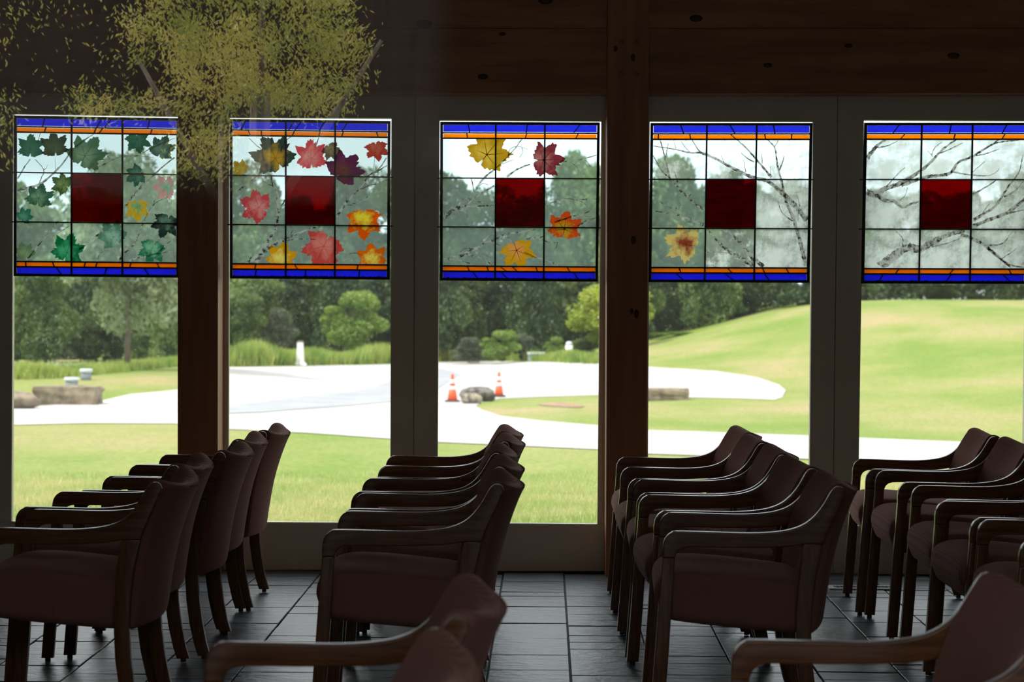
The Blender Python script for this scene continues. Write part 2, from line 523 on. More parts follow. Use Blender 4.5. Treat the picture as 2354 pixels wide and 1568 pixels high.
def lathe(name, prof, m, parent=None, seg=16, loc=(0, 0, 0)):
    vs, fs = [], []
    for (r, z) in prof:
        for k in range(seg):
            a = 2 * math.pi * k / seg
            vs.append((r * math.cos(a), r * math.sin(a), z))
    for i in range(len(prof) - 1):
        for k in range(seg):
            k2 = (k + 1) % seg
            fs.append((i * seg + k, i * seg + k2, (i + 1) * seg + k2, (i + 1) * seg + k))
    fs.append(tuple(range(seg - 1, -1, -1)))
    fs.append(tuple(range((len(prof) - 1) * seg, len(prof) * seg)))
    return link(name, mesh(name, vs, fs, True), m, parent, loc)

# ------------------------------------------------------------------ room shell
D = 9.93                       # window wall, inner face
ZC = 3.55
XL, XR = -5.6, 5.6
Yback = 0.62                   # glass front of the room, just before the camera

fl = box('floor', (XL, Yback - 0.2, -0.14), (XR, D + 0.12, -0.012), M_grout)
struct(fl)
struct(box('ceiling', (XL - 0.3, Yback - 1.5, ZC), (XR + 0.3, D + 1.3, ZC + 0.2), M_ceil))  # overhangs added past both ends to hold off sun and front fill
struct(box('wall_left', (XL - 0.25, Yback, -0.14), (XL, D, ZC), M_wall))
struct(box('wall_right', (XR, Yback, -0.14), (XR + 0.25, D, ZC), M_wall))
pL = W(-14, 700, D)
pR = W(2372, 700, D)
struct(box('wall_far', (XL, D, -0.14), (pL.x, D + 0.14, ZC), M_wall))
struct(box('wall_far', (pR.x, D, -0.14), (XR, D + 0.14, ZC), M_wall))

# slate tiles: strips 0.306 m wide, set about one degree off the wall
ang = -0.0173
ca, sa = math.cos(ang), math.sin(ang)
strip = 0.306
x3 = W(1300, 1400, 1).x  # only its direction is used
p3 = ray(1303, 1420); p3 = EYE + p3 * (-EYE.z / p3.z)
def tile_xy(u, v):
    return (p3.x + u * ca - v * sa, p3.y + u * sa + v * ca)
random.seed(21)
cnt = 0
deep = []
for k in range(-13, 14):
    v = -1.5 - random.random() * 0.3
    while v < 3.2:
        L = random.choice([0.10, 0.13, 0.155, 0.155, 0.20, 0.23, 0.305, 0.305, 0.37])
        u0, u1 = k * strip, (k + 1) * strip
        c = [tile_xy(u0 + 0.0035, v + 0.003), tile_xy(u1 - 0.0035, v + 0.003), tile_xy(u1 - 0.0035, v + L - 0.003), tile_xy(u0 + 0.0035, v + L - 0.003)]
        mid = ((c[0][0] + c[2][0]) / 2, (c[0][1] + c[2][1]) / 2)
        if max(q[1] for q in c) < D + 0.02 and mid[1] > 5.3 and abs(mid[0]) < mid[1] * 0.2615 + 0.35:
            cnt += 1
            h = random.uniform(-0.0015, 0.0015)
            tl = [random.uniform(-0.0012, 0.0012) for _ in range(4)]
            vs = [(q[0] - mid[0], q[1] - mid[1], h + tl[i]) for i, q in enumerate(c)]
            vs += [(q[0] - mid[0], q[1] - mid[1], -0.014) for q in c]
            me = mesh('tile', vs, [(0, 1, 2, 3), (4, 0, 3, 7), (5, 1, 0, 4), (6, 2, 1, 5), (7, 3, 2, 6)])
            bm = bmesh.new(); bm.from_mesh(me)
            top = [e for e in bm.edges if all(vv.co.z > -0.01 for vv in e.verts)]
            bmesh.ops.bevel(bm, geom=top, offset=0.002, segments=1, affect='EDGES')
            bm.to_mesh(me); bm.free()
            o = link('tile', me, M_slate)
            o.parent = fl
            o.location = (mid[0] - fl.location.x, mid[1] - fl.location.y, -fl.location.z)
        else:
            if mid[1] > 0.7 and max(q[1] for q in c) < D + 0.02:
                deep.append((c, random.uniform(-0.002, 0.0)))
        v += L
# the rest of the slate, outside the view, as one surface
vs, fs = [], []
for c, h in deep:
    i = len(vs)
    vs += [(q[0], q[1], h) for q in c]
    fs.append((i, i + 1, i + 2, i + 3))
vs += [(XL, Yback, -0.004), (XR, Yback, -0.004), (XR, 5.0, -0.004), (XL, 5.0, -0.004)]
fs.append((len(vs) - 4, len(vs) - 3, len(vs) - 2, len(vs) - 1))
o = link('slate_paving', mesh('slate_paving', vs, fs), M_slate, fl)
o.location = -fl.location
o['kind'] = 'stuff'

# beams above the doors
for (a, b) in ((-30, 1397), (1490, 2400)):
    t = structe('beam')
    yb = D - 0.14
    pxbar('beam_plank', [(a, 215 if a < 0 else 215), (b, 214 if a < 0 else 214), (b, 65.5), (a, 65.5)], yb, yb, D + 0.05, M_wood_beam, t, 0.004)
    pxbar('beam_plank', [(a, 64.5), (b, 64.5), (b, -160), (a, -160)], yb, yb, D + 0.05, M_wood_beam, t, 0.004)
    pxbar('beam_plank', [(a, -161), (b, -161), (b, -330), (a, -330)], yb, yb, D + 0.05, M_wood_beam, t, 0.004)
    for (kx, ky, kr) in (((976, 55, 12), (1155, 78, 5), (1110, 176, 8), (1254, 1, 11)) if a < 0 else ((1600, 42, 10), (1950, 105, 6), (2192, 128, 9), (1765, 150, 7))):
        p = W(kx, ky, yb)
        k_ = lathe('knot', [(0.0001, 0.0), (kr / 453.0, 0.0008), (kr / 453.0 * 0.6, 0.0016), (0.0005, 0.0018)], M_knot, t, 12)
        k_.location = (p.x, yb + 0.0005, p.z); k_.rotation_euler = (math.pi / 2, 0, 0); k_.scale = (1.5, 0.8, 1)

# the two timber posts
def post(nm, x0t, x1t, x0b, x1b, ybot):
    t = structe(nm)
    yb = D - 0.19
    pt = [W(x0b, ybot, yb), W(x1b, ybot, yb), W(x1t, 0, yb), W(x0t, 0, yb)]
    sx0 = (pt[3].x - pt[0].x) / (pt[3].z - pt[0].z)
    q = [(pt[0].x, -0.011), (pt[1].x, -0.011), (pt[2].x, ZC), (pt[3].x, ZC)]
    quadbar('post_timber', q, yb, D + 0.02, M_wood_col, t, 0.005)
    return t, yb
t, yb = post('post', 408, 501, 408, 500, 1325)
t, yb = post('post', 1396, 1492, 1393, 1485, 1328)
for (kx, ky) in ((1428.6, 97), (1462, 97), (1428, 170.5), (1462, 170.5)):
    p = W(kx, ky, yb)
    k_ = lathe('peg', [(0.0125, 0.0), (0.0125, 0.004), (0.011, 0.006)], M_wood_beam, t, 12)
    k_.location = (p.x, yb + 0.001, p.z); k_.rotation_euler = (math.pi / 2, 0, 0)
for (kx, ky, kr) in ((1455, 132, 6), (1456, 552, 7), (1463, 722, 7), (1452, 716, 5), (1415, 112, 5)):
    p = W(kx, ky, yb)
    k_ = lathe('knot', [(0.0001, 0.0), (kr / 453.0, 0.0008), (kr / 453.0 * 0.6, 0.0016), (0.0005, 0.0018)], M_knot, t, 12)
    k_.location = (p.x, yb + 0.0005, p.z); k_.rotation_euler = (math.pi / 2, 0, 0); k_.scale = (0.8, 1.4, 1)

# doors: outer left/right, glass left/right at top and bottom, glass top/bottom, leaf bottom
DOORS = [
    # oL   oR    gLt   gLb   gRt   gRb   gTL  gTR  gBL   gBR   bot
    (-13, 440, 30, 26, 425, 425, 261, 268, 1200, 1201, 1308),
    (505, 953.3, 526, 524, 901, 898, 270, 272, 1201, 1203, 1310),
    (954.7, 1402, 1009, 1004, 1383, 1374, 276, 279, 1203, 1206, 1313),
    (1478, 1925, 1492, 1487, 1869, 1860, 279, 280, 1207, 1209, 1320),
    (1926.4, 2376, 1984, 1970, 2366, 2352, 276, 278, 1210, 1212, 1324),
]
for i, (oL, oR, gLt, gLb, gRt, gRb, gTL, gTR, gBL, gBR, bot) in enumerate(DOORS):
    t = structe('door_%d' % (i + 1))
    y0, y1 = D, D + 0.045
    sh = 0 if i < 3 else 0
    oLb, oRb = (oL, oR)
    if i == 2: oLb, oRb = 950.5, 1402
    if i == 1: oLb, oRb = 505, 949.5
    if i == 3: oLb, oRb = 1478, 1914
    if i == 4: oLb, oRb = 1915.5, 2376
    pxbar('door_stile', [(oLb, bot), (gLb, gBL), (gLt, gTL), (oL, 205)], D, y0, y1, M_door, t) if False else None
    pxbar('door_rail', [(oL, gTL), (oR, gTR), (oR, 205), (oL, 205)], D, y0, y1, M_door, t, 0.0015)
    pxbar('door_rail', [(oLb, bot), (oRb, bot), (oRb, gBR), (oLb, gBL)], D, y0, y1, M_door, t, 0.0015)
    pxbar('door_stile', [(oLb, gBL - 0.3), (gLb, gBL - 0.3), (gLt, gTL + 0.3), (oL, gTL + 0.3)], D, y0, y1, M_door, t, 0.0015)
    pxbar('door_stile', [(gRb, gBR - 0.3), (oRb, gBR - 0.3), (oR, gTR + 0.3), (gRt, gTR + 0.3)], D, y0, y1, M_door, t, 0.0015)
    pxbar('pane', [(gLb - 3, gBL + 3), (gRb + 3, gBR + 3), (gRt + 3, gTR - 3), (gLt - 3, gTL - 3)], D + 0.03, D + 0.028, D + 0.032, M_pane, t)
    # glazing beads
    b_ = 1.6
    pxbar('glazing_bead', [(gLb, gBL), (gRb, gBR), (gRb, gBR - b_), (gLb, gBL - b_)], D + 0.01, D + 0.004, D + 0.028, M_bead, t)
    pxbar('glazing_bead', [(gLb, gBL), (gLb + b_, gBL), (gLt + b_, gTL), (gLt, gTL)], D + 0.01, D + 0.004, D + 0.028, M_bead, t)
    pxbar('glazing_bead', [(gRb - b_ * 0.6, gBR), (gRb, gBR), (gRt, gTR), (gRt - b_ * 0.6, gTR)], D + 0.01, D + 0.004, D + 0.028, M_bead, t)
    # dark sweep under the leaf
    a = W(oLb, bot, D); b = W(oRb, bot, D)
    box('door_sweep', (a.x, D + 0.008, -0.005), (b.x, D + 0.04, min(a.z, b.z) + 0.004), M_dark, t)

for (xt, xb) in ((954, 950), (1925.7, 1914.7)):
    t = structe('door_joint_backing')
    pxbar('joint_light_block', [(xb - 6, 1322), (xb + 6, 1322), (xt + 6, 206), (xt - 6, 206)], D + 0.046, D + 0.046, D + 0.056, M_dark, t)  # dark strip added behind the leaf joint to stop light leaking through
# threshold strip of dark slate in front of the doors
struct(box('trim_1', (XL, D + 0.0, -0.02), (XR, D + 0.12, -0.004), M_dark))

# floor vent
vc = ray(1983, 1351); vp = EYE + vc * (-(EYE.z - 0.004) / vc.z)
vt = thing('floor_vent', 'white framed floor register set in the slate before the right-hand doors', 'vent', (vp.x, vp.y, 0.0015))
a = ray(1903, 1351); a = EYE + a * (-(EYE.z - 0.004) / a.z)
b = ray(2062, 1351); b = EYE + b * (-(EYE.z - 0.004) / b.z)
hw = (b.x - a.x) / 2
hd = 0.055
for (x0, y0, x1, y1) in ((-hw, -hd, hw, -hd + 0.022), (-hw, hd - 0.022, hw, hd), (-hw, -hd + 0.022, -hw + 0.03, hd - 0.022), (hw - 0.03, -hd + 0.022, hw, hd - 0.022)):
    box('vent_frame', (x0, y0, 0.0), (x1, y1, 0.006), M_vent, vt)
box('vent_tray', (-hw + 0.028, -hd + 0.02, 0.0), (hw - 0.028, hd - 0.02, 0.0015), M_ventdark, vt)
for k in range(14):
    x = -hw + 0.04 + k * (2 * hw - 0.08) / 13
    box('louvre', (x - 0.0015, -hd + 0.022, 0.0015), (x + 0.0015, hd - 0.022, 0.004), M_bin, vt)

# ------------------------------------------------------------------ stained glass panels
ZO = [(0, 240, 3.733), (500, 240, 3.734), (980, 250, 3.734), (1460, 250, 3.734), (1914, 250, 3.734)]
CORN = [((32, 265.5), (412.5, 272), (412.5, 638.5), (32, 635)),
        ((528, 273.5), (897.7, 278.3), (896, 643), (529, 640.4)),
        ((1012, 280.3), (1379, 281.6), (1374.5, 647.7), (1011.6, 645)),
        ((1495.4, 282.7), (1867.9, 282.7), (1860.4, 650.4), (1490.8, 649)),
        ((1986.8, 282.1), (2366.6, 282.0), (2360, 653), (1979.6, 651.7))]
PY = D - 0.035
CUTS = [
    dict(b=[(385, 365), (870, 830), (955, 900), (1285, 1268)], o=[(395, 378), (825, 805), (880, 850), (1305, 1290)],
         o2=[(220, 225), (450, 468), (735, 722), (835, 820), (1125, 1112), (1345, 1370)], b2=[(480, 530), (920, 895), (1235, 1280)]),
    dict(b=[(235, 203), (650, 612), (718, 665), (915, 875), (1115, 1070)], o=[(265, 285), (377, 377), (660, 640), (880, 868), (1080, 1065), (1365, 1380)],
         o2=[(330, 320), (660, 690), (1207, 1197)], b2=[(335, 320), (760, 752), (1220, 1212)]),
    dict(b=[(360, 373), (868, 857), (1320, 1265)], o=[(347, 355), (862, 848), (1305, 1280)],
         o2=[(350, 372), (520, 535), (630, 695), (735, 785), (940, 955), (1205, 1235)], b2=[(395, 445), (635, 705), (1265, 1305)]),
    dict(b=[(390, 417), (815, 857), (1188, 1200)], o=[(200, 200), (470, 475), (820, 870), (1112, 1120), (1345, 1340)],
         o2=[(375, 395), (790, 835), (1090, 1115), (1295, 1320)], b2=[(345, 420), (765, 850), (1105, 1155)]),
    dict(b=[(572, 518), (1018, 1003), (1495, 1455)], o=[(620, 578), (1052, 1038), (1480, 1450)],
         o2=[(570, 535), (1040, 1000), (1510, 1535)], b2=[(435, 395), (1020, 970), (1455, 1530)]),
]
LAB = ['stained glass panel of green leaves in the leftmost door', 'stained glass panel of red and yellow autumn leaves right of the left timber post',
       'stained glass panel with four scattered leaves left of the right timber post', 'stained glass panel of bare branches with one tan leaf at lower left',
       'frosted stained glass panel of bare branches without leaves in the rightmost door']
VR = dict(b=(0.018, 0.062), o=(0.075, 0.100), c1=(0.106, 0.350), c2=(0.357, 0.657), c3=(0.666, 0.903), o2=(0.912, 0.936), b2=(0.944, 0.984))
UB = (0.016, 0.3486, 0.656, 0.984)
Rl = lambda r, g, b: srgb(r, g, b)
# cx, cy, radius (zoom units), tip angle from up clockwise, edge colour, centre colour
LEAVES = [
    [(262, 385, 118, 2, (40, 100, 78), (72, 120, 96)), (470, 375, 128, -8, (58, 66, 48), (86, 96, 70)), (730, 445, 165, 32, (78, 112, 86), (126, 150, 120)),
     (1180, 300, 110, 168, (32, 90, 68), (60, 115, 92)), (1385, 395, 118, 22, (56, 86, 72), (104, 130, 112)), (1180, 600, 100, -120, (36, 92, 76), (90, 140, 118)),
     (545, 690, 100, -60, (64, 86, 40), (120, 136, 80)), (335, 810, 116, 14, (52, 88, 66), (110, 138, 112)), (1435, 715, 112, -88, (226, 150, 158), (150, 180, 160)),
     (1178, 880, 108, 176, (216, 160, 30), (132, 164, 112)), (205, 965, 75, 40, (48, 110, 92), (100, 150, 130)), (1430, 1010, 118, 200, (38, 48, 48), (100, 125, 112)),
     (975, 1140, 132, -35, (88, 124, 108), (150, 180, 165)), (1310, 1235, 125, 195, (44, 110, 84), (130, 178, 150)), (575, 1270, 145, 18, (16, 104, 66), (70, 158, 116)),
     (215, 1280, 90, -20, (108, 126, 96), (140, 156, 120))],
    [(200, 560, 78, -40, (214, 158, 30), (236, 190, 70)), (500, 465, 185, -28, (30, 62, 52), (206, 146, 24)), (805, 465, 150, -3, (232, 72, 84), (240, 130, 130)),
     (970, 385, 88, 150, (112, 84, 62), (150, 124, 96)), (1075, 570, 155, 42, (96, 12, 70), (120, 48, 46)), (1365, 375, 98, 170, (196, 52, 34), (214, 96, 70)),
     (355, 885, 150, -68, (206, 62, 72), (222, 130, 132)), (1255, 985, 150, 178, (236, 84, 10), (248, 214, 60)), (545, 1330, 130, 14, (226, 148, 16), (246, 210, 110)),
     (915, 1215, 195, 205, (206, 68, 66), (226, 120, 116)), (1330, 1330, 125, -8, (236, 100, 12), (250, 206, 90))],
    [(520, 395, 190, 38, (190, 136, 24), (216, 168, 60)), (1005, 440, 160, 88, (128, 44, 52), (168, 92, 92)), (775, 1215, 140, 160, (222, 152, 20), (240, 150, 84)),
     (1185, 1035, 140, 8, (220, 72, 26), (206, 150, 40))],
    [(440, 1165, 165, -72, (236, 196, 120), (160, 66, 48))],
    [],
]
BR = [
    [([(605, 400), (560, 480), (450, 600), (330, 690), (150, 735)], 9, 20), ([(260, 470), (210, 540), (150, 640)], 6, 12), ([(300, 470), (375, 560), (360, 620), (330, 690)], 4, 8),
     ([(408, 520), (395, 550), (375, 560)], 3, 5), ([(350, 245), (318, 345)], 4, 7), ([(805, 255), (750, 290), (640, 370)], 6, 12), ([(472, 460), (476, 570)], 3, 3),
     ([(1500, 290), (1290, 380), (1180, 440), (1060, 442), (940, 490), (820, 550)], 5, 11), ([(1320, 455), (1180, 440)], 3, 5), ([(1500, 455), (1380, 550), (1200, 720), (1060, 890)], 9, 18),
     ([(1440, 795), (1320, 860), (1240, 990), (1160, 1180), (1060, 1290), (1020, 1350)], 7, 16), ([(1335, 785), (1320, 860)], 3, 6), ([(1500, 1150), (1430, 1200), (1340, 1280), (1200, 1310), (1100, 1350)], 6, 18),
     ([(1505, 1255), (1340, 1285)], 5, 10), ([(1440, 1290), (1505, 1320)], 4, 8), ([(870, 1090), (780, 1170), (680, 1245)], 8, 14), ([(600, 1040), (480, 1120), (440, 1140)], 4, 7),
     ([(500, 1000), (380, 1150), (230, 1335)], 5, 12), ([(1150, 1190), (1240, 1130), (1310, 1130)], 3, 4), ([(920, 1240), (860, 1280), (835, 1345)], 3, 5), ([(1330, 570), (1325, 500), (1345, 470)], 3, 3)],
    [([(270, 290), (320, 340), (375, 390), (392, 470)], 5, 9), ([(380, 275), (384, 390)], 4, 8), ([(640, 275), (590, 310), (540, 400)], 6, 12), ([(385, 570), (300, 650), (220, 710), (140, 775)], 8, 16),
     ([(460, 620), (480, 700), (510, 760), (515, 870), (510, 1020), (470, 1120), (370, 1260), (260, 1362)], 12, 34), ([(390, 655), (440, 690), (480, 700)], 5, 9), ([(580, 820), (535, 910), (510, 1020)], 10, 16),
     ([(535, 750), (540, 790), (512, 850)], 4, 8), ([(880, 1050), (780, 1070), (690, 1110), (560, 1160), (430, 1240), (330, 1360)], 8, 34), ([(840, 1160), (700, 1155), (560, 1175)], 5, 10),
     ([(655, 1065), (620, 1130)], 4, 8), ([(352, 1115), (385, 1160), (390, 1205)], 4, 7), ([(1450, 460), (1380, 560), (1300, 610), (1230, 710), (1100, 850), (1020, 970)], 7, 20), ([(1455, 525), (1340, 595)], 6, 12),
     ([(1455, 650), (1380, 680), (1290, 700), (1190, 750)], 7, 14), ([(1103, 750), (1108, 850)], 4, 9), ([(1298, 785), (1240, 830), (1160, 855)], 4, 7), ([(870, 285), (840, 365)], 7, 12),
     ([(1350, 450), (1335, 570), (1305, 610)], 3, 6), ([(1245, 1300), (1190, 1278), (1120, 1290), (1080, 1345)], 4, 7), ([(1205, 1335), (1070, 1345)], 6, 12), ([(1200, 895), (1150, 865), (1100, 865)], 3, 6), ([(1380, 630), (1360, 675)], 3, 5)],
    [([(820, 260), (770, 330), (700, 410), (610, 500), (500, 590), (430, 680)], 7, 16), ([(872, 350), (790, 325), (720, 345), (700, 410)], 3, 6), ([(800, 420), (830, 370), (820, 335)], 3, 5), ([(742, 438), (650, 475)], 4, 7),
     ([(890, 478), (780, 520), (690, 585)], 9, 18), ([(1462, 398), (1330, 435), (1150, 460)], 7, 16), ([(1330, 577), (1290, 500), (1240, 460)], 3, 8), ([(1412, 500), (1370, 440)], 3, 6),
     ([(385, 600), (400, 660), (412, 730)], 7, 12), ([(582, 660), (500, 710), (410, 765), (340, 820), (230, 870), (150, 935)], 10, 30), ([(532, 655), (480, 640), (425, 700)], 4, 9), ([(260, 842), (290, 785), (360, 770), (410, 790), (490, 805)], 4, 7),
     ([(582, 830), (450, 835), (330, 835)], 9, 15), ([(358, 965), (345, 900), (290, 870), (230, 875)], 5, 10), ([(1455, 775), (1330, 778), (1200, 775), (1100, 800), (1020, 820)], 6, 15), ([(1392, 857), (1340, 800), (1250, 775)], 4, 8),
     ([(1455, 853), (1380, 890), (1280, 915), (1100, 975)], 6, 14), ([(1402, 928), (1290, 915)], 4, 9), ([(1455, 935), (1370, 965), (1300, 1005)], 8, 16), ([(1262, 790), (1275, 880)], 3, 6),
     ([(970, 1030), (800, 1058), (680, 1082), (520, 1150), (400, 1210), (280, 1270), (150, 1298)], 9, 24), ([(578, 1065), (530, 1095), (500, 1140)], 4, 7), ([(600, 1065), (680, 1090), (735, 1145)], 3, 6),
     ([(640, 1170), (560, 1145)], 8, 15), ([(1010, 1095), (930, 1110), (850, 1120)], 12, 14), ([(1150, 1152), (1060, 1145), (960, 1120)], 6, 10), ([(1130, 1120), (1110, 1200), (1040, 1180)], 3, 5),
     ([(1150, 1348), (1000, 1290), (930, 1275), (840, 1230)], 8, 13), ([(556, 1285), (480, 1240), (400, 1205), (330, 1200), (270, 1250)], 4, 8), ([(562, 1345), (510, 1300), (430, 1270), (330, 1245)], 9, 13), ([(380, 1330), (310, 1310), (250, 1285)], 6, 9)],
    [([(155, 320), (350, 350), (480, 380), (570, 380), (690, 430), (800, 490), (920, 550), (1010, 590), (1130, 620), (1240, 700), (1370, 830), (1475, 960)], 5, 40), ([(490, 268), (540, 350), (590, 395)], 5, 10),
     ([(155, 400), (220, 520), (300, 600), (400, 710), (500, 800), (587, 862)], 8, 24), ([(215, 268), (240, 360), (265, 470), (297, 595)], 8, 15), ([(285, 300), (262, 420)], 4, 8), ([(335, 290), (350, 350)], 4, 5),
     ([(395, 280), (430, 330), (470, 375)], 4, 5), ([(870, 262), (940, 325), (1010, 400), (1080, 480), (1170, 590)], 8, 20), ([(908, 378), (960, 425), (1022, 457)], 5, 12),
     ([(1135, 265), (1200, 340), (1220, 480), (1260, 640), (1290, 780), (1350, 920), (1400, 1080), (1468, 1345)], 8, 34), ([(1228, 272), (1195, 335)], 5, 9), ([(1278, 405), (1265, 460), (1238, 530)], 5, 10),
     ([(1085, 385), (1092, 470)], 4, 8), ([(155, 878), (300, 900), (430, 930), (510, 965), (587, 998)], 7, 26), ([(200, 790), (330, 870), (360, 900)], 4, 9), ([(398, 810), (362, 890)], 3, 6), ([(345, 800), (358, 890)], 3, 6),
     ([(622, 1038), (720, 1150), (830, 1240), (940, 1300), (1012, 1350)], 12, 34), ([(795, 1038), (900, 1150), (1000, 1270), (1105, 1356)], 14, 38), ([(608, 1232), (700, 1230), (820, 1242)], 4, 10),
     ([(1220, 775), (1260, 890), (1350, 965)], 4, 10), ([(1405, 860), (1395, 960)], 4, 7), ([(335, 540), (370, 640)], 4, 9), ([(500, 700), (460, 760)], 3, 8), ([(955, 1060), (910, 1140)], 4, 9), ([(740, 400), (765, 470)], 3, 6), ([(930, 440), (950, 545)], 3, 6),
     ([(1160, 490), (1165, 570)], 3, 5), ([(1390, 740), (1415, 840)], 3, 8), ([(380, 955), (480, 975)], 4, 6)],
    [([(455, 268), (380, 320), (295, 425)], 14, 36), ([(560, 275), (480, 315), (390, 335)], 5, 10), ([(1060, 265), (950, 345), (860, 440), (760, 530), (650, 600), (560, 650), (440, 690), (370, 735), (290, 712)], 10, 44),
     ([(1122, 292), (1000, 350), (900, 390)], 4, 12), ([(935, 290), (880, 330), (850, 395)], 4, 7), ([(815, 360), (860, 410)], 3, 5), ([(1600, 270), (1420, 290), (1330, 330), (1200, 410), (1080, 460), (1010, 550), (900, 575), (790, 590), (590, 655)], 8, 30),
     ([(1430, 345), (1320, 385), (1230, 402)], 4, 10), ([(1430, 262), (1380, 300)], 8, 12), ([(1430, 518), (1350, 572), (1200, 570), (1010, 540)], 4, 14), ([(1305, 455), (1250, 500), (1200, 545)], 4, 7), ([(620, 505), (540, 580), (465, 665)], 5, 12),
     ([(740, 800), (660, 820), (600, 850), (520, 790), (450, 790), (370, 735)], 14, 30), ([(640, 675), (625, 740), (580, 785)], 4, 8), ([(1632, 400), (1600, 540), (1500, 680), (1400, 830), (1300, 900), (1205, 955)], 6, 24), ([(1640, 620), (1560, 710), (1470, 755)], 6, 14),
     ([(1425, 600), (1320, 670), (1205, 735)], 6, 18), ([(1655, 770), (1500, 890), (1350, 950), (1200, 1010)], 26, 26), ([(1345, 815), (1290, 890)], 4, 9), ([(1655, 865), (1480, 905)], 8, 14),
     ([(1135, 1048), (1000, 1080), (850, 1150), (750, 1205), (650, 1190), (590, 1220), (500, 1285), (400, 1362)], 26, 72), ([(1100, 1080), (1190, 1110), (1300, 1170), (1400, 1250), (1500, 1330), (1630, 1362)], 30, 10),
     ([(1545, 1050), (1450, 1160), (1300, 1170)], 4, 18), ([(1100, 1110), (1000, 1150), (850, 1185)], 5, 12), ([(545, 1055), (600, 1110), (598, 1190)], 4, 9), ([(1530, 1365), (1440, 1290), (1330, 1200)], 8, 20), ([(1580, 1200), (1450, 1290)], 4, 8), ([(665, 1150), (650, 1200)], 14, 20)],
]
LEAF_POL = [(0, 1.0), (6, .86), (9, .90), (14, .70), (18, .73), (24, .52), (30, .50), (36, .66), (40, .65), (44, .82), (50, .98), (55, .80), (59, .81), (64, .66), (69, .67), (76, .46), (84, .43),
            (90, .56), (95, .55), (101, .70), (106, .76), (111, .60), (117, .61), (124, .47), (132, .50), (141, .38), (150, .40), (162, .33), (172, .30), (179, .12)]

def wz(i, zx, zy, Y=PY):
    ox, oy, sc = ZO[i]
    return W(ox + zx / sc, oy + zy / sc, Y)

